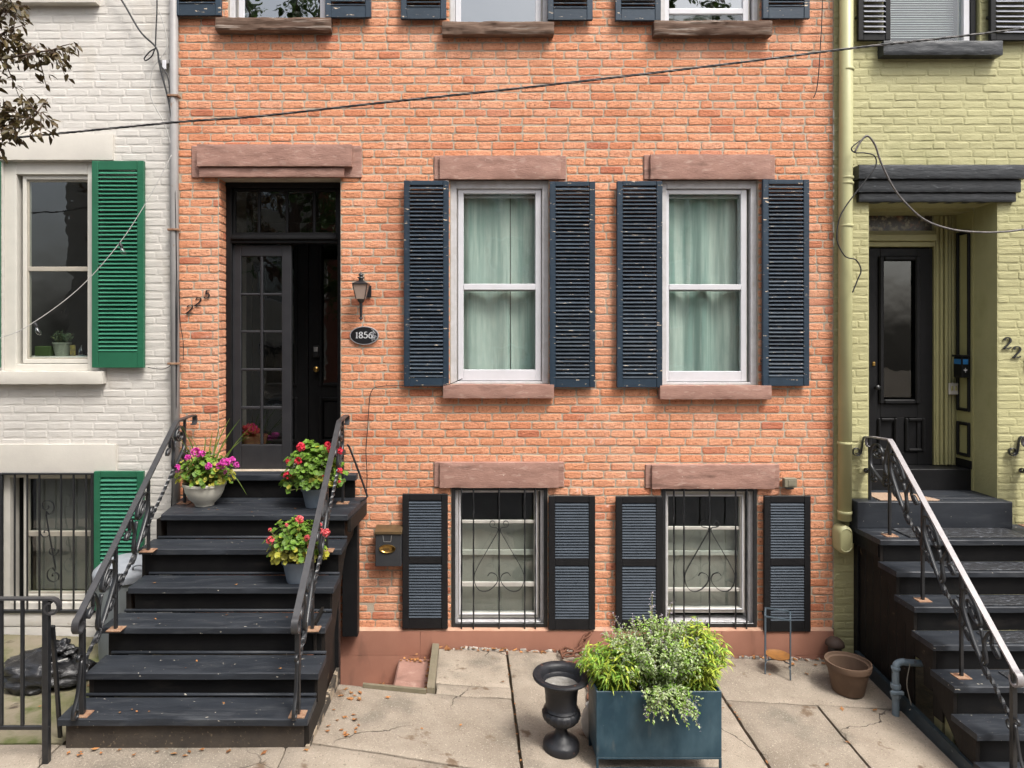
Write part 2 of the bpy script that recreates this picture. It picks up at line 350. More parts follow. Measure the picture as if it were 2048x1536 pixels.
slab(-.245, .33, -.715, -.085); slab(-.965, .33, -1.755, -.89)
slab(-.235, .33, -.88, -.725)
slab(.35, 1.985, -1.755, -.08); slab(2.005, 3.37, -.72, -.075); slab(2.005, 2.69, -1.755, -.732); slab(2.705, 3.37, -1.755, -.732)
slab(-4.6, -2.52, -1.755, -.05, m_moss)
for k in range(-5, 7):
    xa = -2.52+1.42*(k); slab(xa, xa+1.405, -3.15, -1.775, skew=.02*math.sin(k*5))
slab(-9, 9, -3.28, -3.165, name='kerb', lift=0, th=.2)
road = MB()
xs_ = [-60, -20]+list(range(-9, 10))+[20, 60]
for y in (-9.2, -8, -6, -4.6, -3.30): road.v += [(x, y, gz(x, y)-.155) for x in xs_]
n_ = len(xs_)
for j in range(4):
    for i in range(n_-1): road.f.append((j*n_+i, j*n_+i+1, (j+1)*n_+i+1, (j+1)*n_+i))
road = road.build('road', m_asph); road['kind'] = 'structure'
m_kerb = M('weathered_kerb', (.20, .17, .12), (.14, .125, .08), 6, .95, bump=.004, bscale=70)
# low kerb and lip round the sunken area, with the stone steps in it
def gbox(name, mat, par, x0, x1, y0, y1, zt, zb, c=.01):
    mb = MB(); mb.box(x0, x1, y0, y1, 0, 1, 0)
    mb.v = [(x, y, (gz(x, y)+zt) if z > .5 else (gz(x, y)-zb)) for x, y, z in mb.v]
    return mb.build(name, mat, par)
gbox('area_kerb', m_kerb, g_ground, -.305, -.248, -.875, -.05, .03, .6)
gbox('area_kerb', m_kerb, g_ground, -.78, -.307, -.92, -.89, .03, .4)
bx('area_step', m_stone, g_ground, -.60, -.307, -.87, -.05, EYE-3.3, EYE-2.84, c=.015)
bx('area_step', m_stone, g_ground, -.88, -.602, -.87, -.05, EYE-3.3, EYE-3.06, c=.015)
# ================================================================== walls of brick
def rect(a, b, top, bot, D=WD): return (wx(a, D), wx(b, D), wz(bot, D), wz(top, D))
def layout(x0, x1, z0, z1, course, length, holes, seed, joint=.0110, hjit=.0012, soft=()):
    rs = random.Random(seed); out = []; n = int(round((z1-z0)/course)); row = 0; z = z0
    while z < z1-.02:
        h = course*(1+rs.uniform(-.015, .015)); zc = z+h/2
        segs = [(x0, x1)]
        for (a, b, c, d) in holes:
            inside = (z >= c and z+h <= d) if (a, b, c, d) in soft else (c-.036 < zc < d+.036)
            if inside:
                ns = []
                for (p, q) in segs:
                    if b <= p or a >= q: ns.append((p, q)); continue
                    if a > p: ns.append((p, a))
                    if b < q: ns.append((b, q))
                segs = ns
        for (p, q) in segs:
            if q-p < .02: continue
            x = p-((row % 2)*length/2+rs.uniform(-.03, .03) if p == x0 else (rs.choice([0, .5])*length if row % 2 else rs.uniform(0, .3)*length))
            while x < q-.001:
                w = length*(1+rs.uniform(-.06, .06))
                if rs.random() < .05: w *= .55
                a, b = max(x, p), min(x+w, q)
                if q-b < .035: b = q; w = b-x
                if b-a > .028:
                    out.append((a+joint/2, b-joint/2, z+joint/2+rs.uniform(0, hjit), z+h-joint/2-rs.uniform(0, hjit)))
                x += w
        z += h; row += 1
    return out
def brick_geo(w, h, d, seed, rec=.005, amp=.0025):
    rs = np.random.default_rng(seed); nx, nzv = 5, 4
    e = min(.010, w*.15); e2 = min(.009, h*.2)
    X = [-w/2, -w/2+e, rs.uniform(-.2, .2)*w, w/2-e, w/2]; Z = [-h/2, -h/2+e2, h/2-e2, h/2]
    v = []
    tilt = rs.normal(0, amp*.5, 3)
    for k in range(nzv):
        for i in range(nx):
            edge = i in (0, nx-1) or k in (0, nzv-1); corner = i in (0, nx-1) and k in (0, nzv-1)
            y = rs.normal(0, amp)*.8+tilt[0]+tilt[1]*X[i]/w*2+tilt[2]*Z[k]/h*2+(rec if edge else 0)+(rec*.6 if corner else 0)
            cx = rs.normal(0, .0015) if edge else 0; cz = rs.normal(0, .0011) if edge else 0
            q = .86 if corner else 1
            v.append((X[i]*(q if corner else 1)+cx, y, Z[k]*(.93 if corner else 1)+cz))
    f = [(k*nx+i, k*nx+i+1, (k+1)*nx+i+1, (k+1)*nx+i) for k in range(nzv-1) for i in range(nx-1)]
    per = list(range(nx))+[k*nx+nx-1 for k in range(1, nzv)]+[(nzv-1)*nx+i for i in range(nx-2, -1, -1)]+[k*nx for k in range(nzv-2, 0, -1)]
    n = len(v); v += [(v[i][0], d, v[i][2]) for i in per]
    f += [(per[(a+1) % len(per)], per[a], n+a, n+(a+1) % len(per)) for a in range(len(per))]
    return v, f
def wall_sheet(x0, x1, z0, z1, y, holes, reveal=.2):
    mb = MB(); xs = sorted(set([x0, x1]+[v for h in holes for v in h[:2] if x0 < v < x1])); zs = sorted(set([z0, z1]+[v for h in holes for v in h[2:] if z0 < v < z1]))
    for i in range(len(xs)-1):
        for k in range(len(zs)-1):
            cx, cz = (xs[i]+xs[i+1])/2, (zs[k]+zs[k+1])/2
            if any(a < cx < b and c < cz < d for a, b, c, d in holes): continue
            mb.add([(xs[i], y, zs[k]), (xs[i+1], y, zs[k]), (xs[i+1], y, zs[k+1]), (xs[i], y, zs[k+1])], [(0, 1, 2, 3)])
    for (a, b, c, d) in holes:
        a, b = max(a, x0), min(b, x1); r = reveal
        mb.add([(a, y, c), (a, y+r, c), (a, y+r, d), (a, y, d)], [(0, 1, 2, 3)])
        mb.add([(b, y, c), (b, y+r, c), (b, y+r, d), (b, y, d)], [(3, 2, 1, 0)])
        mb.add([(a, y, d), (a, y+r, d), (b, y+r, d), (b, y, d)], [(0, 1, 2, 3)])
        mb.add([(a, y, c), (a, y+r, c), (b, y+r, c), (b, y, c)], [(3, 2, 1, 0)])
    # back of the wall and its top, so that it is a solid wall
    t = .22
    mb.add([(x0, y, z1), (x1, y, z1), (x1, y+t, z1), (x0, y+t, z1)], [(0, 1, 2, 3)])
    return mb
def lay_bricks(wall, bricks, mat, nmax, hidden, depth, rec, amp, view, name='brick', extra=(), jit=.0016):
    """the largest bricks in view as objects of their own, the rest joined"""
    def vis(b):
        cx, cz = (b[0]+b[1])/2, (b[2]+b[3])/2
        return view[0] < b[0] and b[1] < view[1] and view[2] < b[2] and b[3] < view[3] and not any(h[0] < b[1] and b[0] < h[1] and h[2] < b[3] and b[2] < h[3] for h in hidden)
    order = sorted([b for b in bricks if vis(b)], key=lambda b: -(b[1]-b[0])*(b[3]-b[2]))
    single = set(order[:nmax]); L0, H0 = .194, .060; var = []
    for k in range(14):
        v, f = brick_geo(L0, H0, depth, 900+k, rec, amp); me = bpy.data.meshes.new(name); me.from_pydata(v, [], f); me.materials.append(mat); me.update(); var.append(me)
    mb = MB()
    for i, b in enumerate(bricks):
        cx, cz, w, h = (b[0]+b[1])/2, (b[2]+b[3])/2, b[1]-b[0], b[3]-b[2]; dy = max(-2*jit, min(2*jit, random.gauss(0, jit)))
        if b in single:
            link(name, random.choice(var), (cx, dy, cz), wall, rot=(0, random.choice((0, math.pi))+random.gauss(0, .004), 0), scale=(w/L0, 1, h/H0))
        else:
            v, f = brick_geo(w, h, depth, i+5, rec, amp); a = random.gauss(0, .004)
            mb.add([(cx+x+z*a, dy+y, cz+z-x*a) for x, y, z in v], f)
    for (X, yc, zc, w, h) in extra:      # bricks turned into a door reveal, facing right
        v, f = brick_geo(w, h, .02, int(zc*977+yc*331), rec, amp)
        mb.add([(X-y, yc+x, zc+z) for x, y, z in v], f)
    o = mb.build('bricks', mat, wall); o['kind'] = 'stuff'
def rough_block(x0, x1, y0, y1, z0, z1, amp=.004, nx=28, nzv=6, seed=0, edge=.004, wave=1.):
    """a stone with an uneven dressed front"""
    mb = MB()
    for k in range(nzv+1):
        for i in range(nx+1):
            a, b = i/nx, k/nzv; x, z = x0+a*(x1-x0), z0+b*(z1-z0)
            e = i in (0, nx) or k in (0, nzv)
            y = y0+amp*wave*fb(x*6, seed, z*22)+amp*.8*fb(x*25, seed+3, z*40)+(edge if e else 0)
            dz = (.0035*fb(x*14, seed+9, k) if k in (0, nzv) else 0); dx = .003*fb(seed, i, z*30) if i in (0, nx) else 0
            mb.v.append((x+dx, y, z+dz))
    n = nx+1; mb.f = [(k*n+i, k*n+i+1, (k+1)*n+i+1, (k+1)*n+i) for k in range(nzv) for i in range(nx)]
    per = list(range(n))+[k*n+nx for k in range(1, nzv+1)]+[nzv*n+i for i in range(nx-1, -1, -1)]+[k*n for k in range(nzv-1, 0, -1)]
    q = len(mb.v); mb.v += [(mb.v[i][0], y1, mb.v[i][2]) for i in per]
    mb.f += [(per[(a+1) % len(per)], per[a], q+a, q+(a+1) % len(per)) for a in range(len(per))]
    return mb
def shutter(house, x0, x1, top, bot, ms, msl, stile, toprail, botrail, pitch, mids=(), y=-.045, th=.034, angle=42, yaw=0):
    """louvred shutter fixed back against the wall; sizes in photo pixels at the wall"""
    k = WD/F; X0, X1, Z0, Z1 = wx(x0), wx(x1), wz(bot), wz(top); s = stile*k
    mb = MB(); y0, y1 = y-th/2, y+th/2
    mb.box(X0, X0+s, y0, y1, Z0, Z1, .0035); mb.box(X1-s, X1, y0, y1, Z0, Z1, .0035)
    rails = [(Z1-toprail*k, Z1), (Z0, Z0+botrail*k)]+[(wz(b), wz(a)) for a, b in mids]
    for a, b in rails: mb.box(X0+s+.0004, X1-s-.0004, y0+.003, y1-.003, a, b, .003)
    sh = mb.build('shutter', ms, house)
    w = X1-X0-2*s; sm = MB(); p = pitch*k
    sl = p*1.5; t = .006; sm.box(-w/2+.001, w/2-.001, -sl/2, sl/2, -t/2, t/2, .0015)
    me = bpy.data.meshes.new('slat'); me.from_pydata(sm.v, [], sm.f); me.materials.append(msl); me.update()
    rails.sort()
    for (a, b), (c, d) in zip(rails[:-1], rails[1:]):
        n = int(round((c-b)/p)); st = (c-b)/n
        for i in range(n):
            link('slat', me, ((X0+X1)/2+random.gauss(0, .0004), y+random.gauss(0, .0006), b+st*(i+.5)), sh, rot=(R(angle)+random.gauss(0, .03), random.gauss(0, .003), 0))
    for xx in (X0+.012, X1-.012):
        pass
    bk = MB()      # two iron dogs that hold it off the wall
    for zz in (Z0+.12*(Z1-Z0), Z1-.12*(Z1-Z0)): bk.box(X0+.004, X0+s*.8, y1+.0005, .02, zz-.012, zz+.012, .001)
    bk.build('hinge', m_iron, sh)
    return sh
def room(house, r, y0, depth, mat):
    a, b, c, d = r; a -= .06; b += .06; c -= .05; d += .05; y1 = y0+depth
    mb = MB(); mb.add([(a, y0, c), (b, y0, c), (b, y0, d), (a, y0, d), (a, y1, c), (b, y1, c), (b, y1, d), (a, y1, d)],
                      [(4, 5, 6, 7), (0, 4, 7, 3), (5, 1, 2, 6), (3, 7, 6, 2), (0, 1, 5, 4)])
    return mb.build('room', mat, house)
def pane(win, mat, a, b, top, bot, y, D=WD): return bx('pane', mat, win, wx(a, D), wx(b, D), y, y+.004, wz(bot, D), wz(top, D), c=0)
def curtain(r, y, label, gap=None, mat=None, seed=0):
    a, b, c, d = r; t = thing('curtain', label, 'curtain', ((a+b)/2, y, c), 'curtains in the parlour windows')
    parts = [(a, b)] if gap is None else [(a, gap-.004), (gap+.004, b)]
    for (p, q) in parts:
        mb = MB(); n = int((q-p)/.006); m = 10
        for j in range(m+1):
            for i in range(n+1):
                x = p+(q-p)*i/n; z = c+(d-c)*j/m; amp = .016*(1-.35*j/m)
                yy = y+.95*amp*math.sin(x*48+seed*2+2.2*math.sin(x*11+seed))*(.5+fb(x*3, 0, seed))+1.1*amp*math.sin(x*23+2+seed+.12*j)+.004*fb(x*30, j*.6, seed)
                mb.v.append((x, yy, z))
        mb.f = [(j*(n+1)+i, j*(n+1)+i+1, (j+1)*(n+1)+i+1, (j+1)*(n+1)+i) for j in range(m) for i in range(n)]
        mb.build('curtain_panel', mat or m_curt, t, smooth=True)
    return t
def lintel(house, x0, x1, top, bot, seed, mg=12, raised=.028, mat=None):
    """stone lintel with a raised rough face between plain ends"""
    mat = mat or m_stone
    o = MB().box(wx(x0), wx(x1), -.014, .1, wz(bot), wz(top), .006).build('lintel', mat, house)
    rough_block(wx(x0+mg), wx(x1-mg), -.014-raised, -.013, wz(bot)+.001, wz(top)-.004, .0045, 40, 8, seed).build('raised_face', mat, o, smooth='auto')
    return o
# ================================================================== the brick house
TOP = wz(-520); BASE = wz(1256)
H1 = thing('brick_row_house', 'orange brick row house with brownstone lintels and dark louvred shutters', 'house', (wx(1010), 0, gz(.3, 0)))
r_door = rect(437, 681, 357, 947)
r_w = [rect(901, 1097, 360, 768), rect(1323, 1516, 360, 770)]
r_b = [rect(903, 1095, 974, 1256), rect(1323, 1514, 976, 1256)]
r_u = [rect(457, 657, -372, 45), rect(900, 1097, -372, 52), rect(1322, 1518, -372, 50)]
holes = [r_door]+r_w+r_b+r_u
lint_px = [(384, 724, 292, 356), (868, 1132, 312, 360), (1287, 1549, 310, 360), (868, 1128, 923, 974), (1290, 1558, 928, 976)]
sill_px = [(887, 1106, 768, 795), (1316, 1536, 770, 797)]
usill_px = [(437, 665, 43, 68), (885, 1106, 51, 76), (1304, 1537, 49, 77)]
ulint_px = [(425, 690, -424, -372), (868, 1132, -424, -372), (1287, 1549, -424, -372)]
excl = holes+[rect(a, b, c, d) for a, b, c, d in lint_px+sill_px+usill_px+ulint_px]
wall1 = wall_sheet(wx(354), wx(1668), BASE, TOP, .0046, holes, .19).build('wall', m_mortar, H1)
shut_up = [(809, 898, 364, 772), (1098, 1188, 366, 774), (1231, 1321, 365, 774), (1520, 1612, 362, 771)]
shut_lo = [(806, 896, 985, 1252), (1096, 1188, 989, 1254), (1229, 1321, 990, 1255), (1523, 1615, 989, 1258)]
shut_top = [(352, 447, -380, 37), (653, 744, -378, 41), (803, 893, -376, 44), (1094, 1183, -374, 46), (1228, 1318, -376, 47), (1520, 1613, -378, 43)]
hid = [rect(a, b, c, d) for a, b, c, d in shut_up+shut_lo+shut_top]+[rect(350, 735, 835, 1260), rect(745, 806, 1055, 1145), rect(1225, 1430, 1200, 1260), rect(700, 745, 540, 690)]
bk = layout(wx(355.5), wx(1667), BASE, TOP, .0725, .205, excl, 11, soft=set(excl[len(holes):]))
# broken and lost bricks low on the wall beside the mailbox
lost = [rect(722, 750, 1212, 1226), rect(778, 806, 1206, 1216)]
bk = [b if not any(h[0] < (b[0]+b[1])/2 < h[1] and h[2] < (b[2]+b[3])/2 < h[3] for h in lost) else (b[0]+.02, b[1]-.05, b[2], b[3]-.012) for b in bk]
rev = []; z = BASE+.02; i = 0
while z < wz(360):
    zc = z+.031
    if zc > wz(947):
        if i % 2: rev += [(r_door[0]+.0085, .010+.048, zc, .092, .061), (r_door[0]+.0085, .148, zc, .078, .061)]
        else: rev += [(r_door[0]+.0085, .098, zc, .172, .061)]
    z += .0725; i += 1
lay_bricks(wall1, bk, m_brick, 300, hid, .03, .0024, .0009, (wx(356), wx(1668), wz(1255), wz(0)), extra=rev, jit=.0010)
bx('cornice', m_stone, H1, wx(352), wx(1670), -.35, .22, TOP+.001, TOP+.32, c=.02)
bx('roof', m_asph, H1, wx(352), wx(1670), .2205, 9, TOP-.05, TOP+.1, c=.0)
bx('rear_wall', m_mortar, H1, wx(354), wx(1668), 8.8, 9, 0, TOP-.051, c=0)
# foundation of painted stone, with its joints and sandy weathered top
fz = [wz(1307), wz(1258)]
fx = [wx(357), wx(560), wx(841), wx(1180), wx(1440), wx(1662)]
for a, b in zip(fx[:-1], fx[1:]):
    rough_block(a+.0012, b-.0012, -.045, .1, fz[0]+.0012, fz[1], .0016, 24, 4, a, .003).build('foundation_stone', m_found, H1, smooth='auto')
    rough_block(a+.0012, b-.0012, -.0455, .1, EYE-3.4, fz[0]-.0012, .0016, 24, 4, a+5, .003).build('foundation_stone', m_found, H1, smooth='auto')
mb = MB(); n = 120
for i in range(n+1):
    x = wx(357)+(wx(1662)-wx(357))*i/n; q = .006*fb(x*7, 1.1)
    mb.v += [(x, -.042+abs(q), fz[1]+.0005), (x, -.030+q, fz[1]+.012+q*.5), (x, .03, fz[1]+.026+q)]
mb.f = [(i*3+k, i*3+3+k, i*3+4+k, i*3+1+k) for i in range(n) for k in (0, 1)]
mb.build('mortar_ledge', m_ledge, H1, smooth=True)
# lintels and sills
for i, (a, b, c, d) in enumerate(lint_px):
    if i == 0:
        o = MB().box(wx(a), wx(b), -.016, .1, wz(d), wz(c), .006).build('lintel', m_stone, H1)
        rough_block(wx(a+16), wx(b-18), -.075, -.015, wz(336), wz(c)-.004, .0045, 50, 8, 1).build('raised_face', m_stone, o, smooth='auto')
        rough_block(wx(a+18), wx(b-34), -.050, -.0155, wz(d)+.001, wz(337.5), .004, 40, 5, 5).build('lower_band', m_stone, o, smooth='auto')
    else: lintel(H1, a, b, c, d, i*3.3)
for i, (a, b, c, d) in enumerate(ulint_px): lintel(H1, a, b, c, d, 20+i*3.3)
for i, (a, b, c, d) in enumerate(sill_px): rough_block(wx(a), wx(b), -.075, .12, wz(d), wz(c), .004, 36, 5, 40+i).build('sill', m_stone, H1, smooth='auto')
for i, (a, b, c, d) in enumerate(usill_px):
    mb = rough_block(wx(a), wx(b), -.085, .1, wz(d), wz(c), .009, 44, 7, 60+i*7, .008, 1.2)
    mb.build('sill', m_oldwood, H1, smooth='auto')
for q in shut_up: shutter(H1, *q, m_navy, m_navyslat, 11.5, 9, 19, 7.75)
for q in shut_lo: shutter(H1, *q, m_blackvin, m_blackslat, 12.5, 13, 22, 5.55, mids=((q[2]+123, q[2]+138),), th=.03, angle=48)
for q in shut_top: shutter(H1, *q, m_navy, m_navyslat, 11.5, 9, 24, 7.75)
# parlour windows
def parlour(i, r, gl, gr, gt, meet, gb, bot):
    k = WD/F; a, b, c, d = r
    w = MB().ring(a, b, c, d, .025, .16, .053, .07, .02).build('window', m_wframe, H1)
    sa, sb = gl-11, gr+11
    MB().ring(wx(sa), wx(sb), wz(bot), wz(gt-11), .045, .085, 11*k, 9*k, (bot-gb)*k).build('storm_frame', m_vinyl, w)
    MB().ring(wx(sa)-.012, wx(sb)+.012, wz(bot)-.01, wz(gt-11)+.012, .060, .10, .011, .011, .009).build('storm_track', m_alum, w)
    bx('meeting_rail', m_vinyl, w, wx(sa)+11*k, wx(sb)-11*k, .042, .080, wz(meet[1]), wz(meet[0]))
    MB().ring(wx(sa)+.02, wx(sb)-.02, wz(meet[1])-.01, wz(gt)+.0, .095, .125, .03, .02, .045).build('sash', m_wframe, w)
    pane(w, m_glass, gl-1, gr+1, gt-1, meet[0]+1, .062); pane(w, m_glass, gl-1, gr+1, meet[1]-1, gb+1, .0585)
    room(H1, r, .165, 1.6, m_roomg)
parlour(0, r_w[0], 927, 1072, 387, (567, 579), 740, 762)
parlour(1, r_w[1], 1341, 1486, 388, (568, 579), 743, 764)
curtain((wx(905), wx(1092), wz(766), wz(372)), .168, 'pale green sheer curtain with a slit between its halves, nearer the lantern', wx(1023), seed=1)
curtain((wx(1327), wx(1511), wz(766), wz(372)), .168, 'pale green sheer curtain hanging unbroken behind the right parlour window', None, seed=4)
# upper windows
def upper(r, gl, gr, gb, bot, meet=None):
    k = WD/F; a, b, c, d = r
    w = MB().ring(a, b, c, d, .025, .16, .045, .07, .012).build('window', m_wframe, H1)
    MB().ring(wx(gl-11), wx(gr+11), wz(bot), d-.08, .045, .085, 11*k, 9*k, (bot-gb)*k).build('storm_frame', m_vinyl, w)
    MB().ring(wx(gl-15), wx(gr+15), wz(bot)-.004, d-.072, .060, .10, .016, .011, .004).build('storm_track', m_alum, w)
    m0 = meet if meet else -165
    bx('meeting_rail', m_vinyl, w, wx(gl), wx(gr), .042, .080, wz(m0+11), wz(m0))
    bx('pane', m_glassu, w, wx(gl)-.002, wx(gr)+.002, .062, .066, wz(m0), d-.085, c=0)
    pane(w, m_glass if meet else m_glassu, gl-1, gr+1, m0+10, gb+1, .0585)
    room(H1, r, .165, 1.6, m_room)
    return w
upper(r_u[0], 485, 638, 34, 41); upper(r_u[1], 922, 1072, 45, 50); u3 = upper(r_u[2], 1341, 1490, 44, 48, 12)
# behind the raised sash on the right: a white board with a round fan in it
m_fanw = M('fan_white', (.55, .55, .56), None, 5, .5); m_fang = M('fan_grille', (.30, .34, .33), None, 5, .5)
fan = thing('window_fan', 'white box fan board behind the lifted upper window on the right', 'fan', W(1396, 44, 6.13))
bx('board', m_fanw, fan, wx(1342), wx(1434), .115, .128, wz(45), wz(20))
mb = MB(); c0 = W(1397, 33); mb.v = []
for rr in (.03, .055, .08): mb.tube([(c0.x+rr*math.cos(a*.2618), .108, c0.z+rr*.62*math.sin(a*.2618)) for a in range(25)], .0035, 5)
mb.build('grille', m_fang, fan); bx('hub', m_roomg, fan, c0.x-.03, c0.x+.03, .1085, .1145, c0.z-.02, c0.z+.02, c=.002)
bx('screen', m_room, fan, wx(1436), wx(1487), .116, .124, wz(43), wz(25))
# ---- basement windows with grilles
def spiral(cx, cz, r0, r1, a0, turns, n=22):
    return [(cx+(r0+(r1-r0)*i/n)*math.cos(a0+turns*2*math.pi*i/n), cz+(r0+(r1-r0)*i/n)*math.sin(a0+turns*2*math.pi*i/n)) for i in range(n+1)]
def basement(r, gl, gr, gt, rails, gb, bars, cxm):
    k = WD/F; a, b, c, d = r
    w = MB().ring(a, b, c, d, .03, .17, .058, .04, .045).build('window', m_wframe, H1)
    MB().ring(wx(gl-9), wx(gr+9), wz(gb+10), wz(gt-9), .07, .12, 9*k, 9*k, 10*k).build('storm_frame', m_alum, w)
    MB().ring(wx(gl-5), wx(gr+5), wz(gb+3), wz(gt-3), .055, .0695, .012, .012, .012).build('storm_track', m_vinyl, w)
    for (p, q), yy in zip(rails, (.085, .135, .08)):
        bx('sash_rail', m_alum, w, wx(gl)-.004, wx(gr)+.004, yy, yy+.03, wz(q), wz(p))
    ys = (.098, .092, .088); zz = [gt, rails[0][1], rails[2][1]]; ze = [rails[0][0], rails[2][0], gb]
    for t_, b_, yy in zip(zz, ze, ys): pane(w, m_glass, gl, gr, t_-.5, b_+.5, yy)
    rm = room(H1, r, .18, 1.3, m_roomg)
    # grey sheet for the screens, also standing in for reflections in the lower panes
    bx('blind', m_screenrefl, w, wx(gl)-.02, wx(gr)+.02, .172, .178, wz(gb+4), wz(rails[0][1]+2), c=0)
    g = thing('window_grille', '', 'window grille', (wx(cxm), -.03, wz(1256)), 'iron grilles on the basement windows')
    MB().ring(a+.004, b-.004, wz(1253), d-.004, -.012, .008, .030, .024, .034).build('grille_frame', m_iron, g)
    for p in bars:
        MB().tube([(wx(p), -.026, wz(975)-.02*0+(wz(1257)-wz(975))*j/60) for j in range(61)], .0075, 4, twist=.18).build('bar', m_iron, g)
    mb = MB(); m_ = wx(cxm)
    for s in (-1, 1):
        p2 = [(m_+s*x, z_) for x, z_ in spiral(.055, wz(1045), .014, .036, R(250), -1.15)][:-4]
        p2 += [(m_+s*.010, wz(1058)), (m_+s*.09, wz(1092)), (m_+s*.19, wz(1132)), (m_+s*.218, wz(1150)), (m_+s*.205, wz(1168)), (m_+s*.16, wz(1179)), (m_+s*.09, wz(1178)), (m_+s*.03, wz(1166)), (m_+s*.012, wz(1155)), (m_+s*.03, wz(1146)), (m_+s*.075, wz(1143)), (m_+s*.10, wz(1149))]
        mb.ribbon(smoothpath([(x, -.030, z_) for x, z_ in p2], 5), (0, 1, 0), .014, .005)
    mb.build('scrollwork', m_iron, g)
    return g
g1 = basement(r_b[0], 923, 1070, 988, ((1046, 1052), (1110, 1120), (1171, 1180)), 1232, (923, 947, 998, 1049, 1070), 998)
g1['label'] = 'black iron grille with heart scroll on basement window nearer the mailbox'
g2 = basement(r_b[1], 1341, 1487, 996, ((1059, 1065), (1112, 1121), (1183, 1190)), 1222, (1346, 1366, 1417, 1469, 1491), 1417)
g2['label'] = 'black iron grille with heart scroll on the window behind the leafy planter'
# ---- entrance
YD = .19; DD = WD+YD
dx0, dx1 = r_door[0]+.006, r_door[1]-.006
fr = MB(); zt = wz(358); zb = EYE-1.262
fr.box(dx0, dx0+.052, YD-.03, YD+.09, zb, zt-.03, .004); fr.box(dx1-.052, dx1, YD-.03, YD+.09, zb, zt-.03, .004)
fr.box(dx0, dx1, YD-.04, YD+.09, wz(377, DD), zt+.02, .004)
fr.box(dx0+.0525, dx1-.0525, YD-.03, YD+.08, wz(487, DD), wz(470, DD), .004); fr.box(dx0+.053, dx1-.053, YD-.055, YD-.0305, wz(480, DD), wz(473, DD), .006)
fr = fr.build('door_frame', m_black, H1)
tr = MB().ring(dx0+.053, dx1-.053, wz(469.5, DD), wz(377.5, DD), YD, YD+.05, .022, .02, .02).build('transom', m_black, H1)
tx = [wx(p, DD) for p in (517, 573, 628)]
for x in tx: bx('muntin', m_black, tr, x-.011, x+.011, YD+.002, YD+.045, wz(465, DD), wz(382, DD), c=.005)
e = [dx0+.075]+tx+[dx1-.075]
for a, b in zip(e[:-1], e[1:]): bx('pane', m_glassd, tr, a, b, YD+.022, YD+.026, wz(466, DD), wz(381, DD), c=0)
# glazed outer leaf: two columns by five rows of panes over a kick panel
lf0, lf1 = wx(459, DD), wx(582, DD); lz0, lz1 = zb+.012, wz(490, DD)
cols = [(481, 519.5), (524.5, 563)]; rows = [(512, 586), (591, 661), (666, 737), (742, 813), (819, 890)]
mb = MB(); P = lambda p: wx(p, DD); Q = lambda p: wz(p, DD)
mb.box(lf0, P(481), YD+.01, YD+.055, lz0, lz1, .004); mb.box(P(563), lf1, YD+.01, YD+.055, lz0, lz1, .004)
mb.box(P(481)+.0004, P(563)-.0004, YD+.0105, YD+.0545, Q(512), lz1, .004); mb.box(P(481)+.0004, P(563)-.0004, YD+.0105, YD+.0545, lz0, Q(890), .004)
leaf = mb.build('glazed_door', m_door, H1)
bx('muntin', m_door, leaf, P(519.5), P(524.5), YD+.012, YD+.050, Q(890), Q(512), c=.006)
for (a, b), (c, d) in zip(rows[:-1], rows[1:]):
    for (p, q) in cols: bx('muntin', m_door, leaf, P(p), P(q), YD+.0125, YD+.0495, Q(c), Q(b), c=.006)
for a, b in rows:
    for p, q in cols: bx('pane', m_glassd, leaf, P(p), P(q), YD+.030, YD+.034, Q(b), Q(a), c=0)
# inner double door, two panelled leaves with tall glass
YI = .85; DI = WD+YI; cxm = wx(617, DI); 
P = lambda p: wx(p, DI); Q = lambda p: wz(p, DI)
zi0, zi1 = zb+.01, EYE+1.1
def door_leaf(a, b, knob):
    mb = MB(); s = .115
    mb.box(a, a+s, YI, YI+.05, zi0, zi1); mb.box(b-s, b, YI, YI+.05, zi0, zi1)
    for (p, q) in ((zi0, zi0+.16), (Q(800)+.02, Q(770)), (zi1-.16, zi1)): mb.box(a+s, b-s, YI+.0005, YI+.0495, p, q)
    lf = mb.build('inner_door', m_black, H1)
    for (z0, z1) in ((Q(770), zi1-.16), (zi0+.16, Q(800)+.02)):
        MB().ring(a+s-.012, b-s+.012, z0-.012, z1+.012, YI-.022, YI-.0005, .036, c=.012).build('moulding', m_black, lf)
    bx('pane', m_glassd, lf, a+s+.002, b-s-.002, YI+.022, YI+.026, Q(770)+.002, zi1-.162, c=0)
    bx('panel', m_black, lf, a+s+.03, b-s-.03, YI+.002, YI+.03, zi0+.19, Q(800)-.01, c=.012)
    return lf
door_leaf(cxm-.56, cxm-.003, False); rl = door_leaf(cxm+.003, cxm+.56, True)
kc = W(633, 738, DI-.04); MB().lathe([(.001, 0), (.026, .004), (.031, .018), (.024, .034), (.012, .04), (.012, .06)], (0, 0, 0), 20).build('door_knob', m_brass, rl, True, bend=lambda v: np.stack([v[:, 0]+kc.x, v[:, 2]+kc.y-.03, v[:, 1]+kc.z], 1))
kp = W(632, 703, DI-.03); bx('keypad_lock', m_iron, rl, kp.x-.032, kp.x+.032, kp.y-.01, kp.y+.03, kp.z-.06, kp.z+.06, c=.012)
bx('keypad', m_silver, rl, kp.x-.02, kp.x+.02, kp.y-.0125, kp.y-.0105, kp.z+.0, kp.z+.045, c=.0005)
vb = MB(); a, b = dx0-.03, dx1+.03
vb.add([(a, YD+.1, zb), (b, YD+.1, zb), (b, YI+.06, zb), (a, YI+.06, zb), (a, YD+.1, zi1+.3), (b, YD+.1, zi1+.3), (b, YI+.06, zi1+.3), (a, YI+.06, zi1+.3)], [(0,1,2,3),(7,6,5,4),(0,3,7,4),(2,1,5,6)])
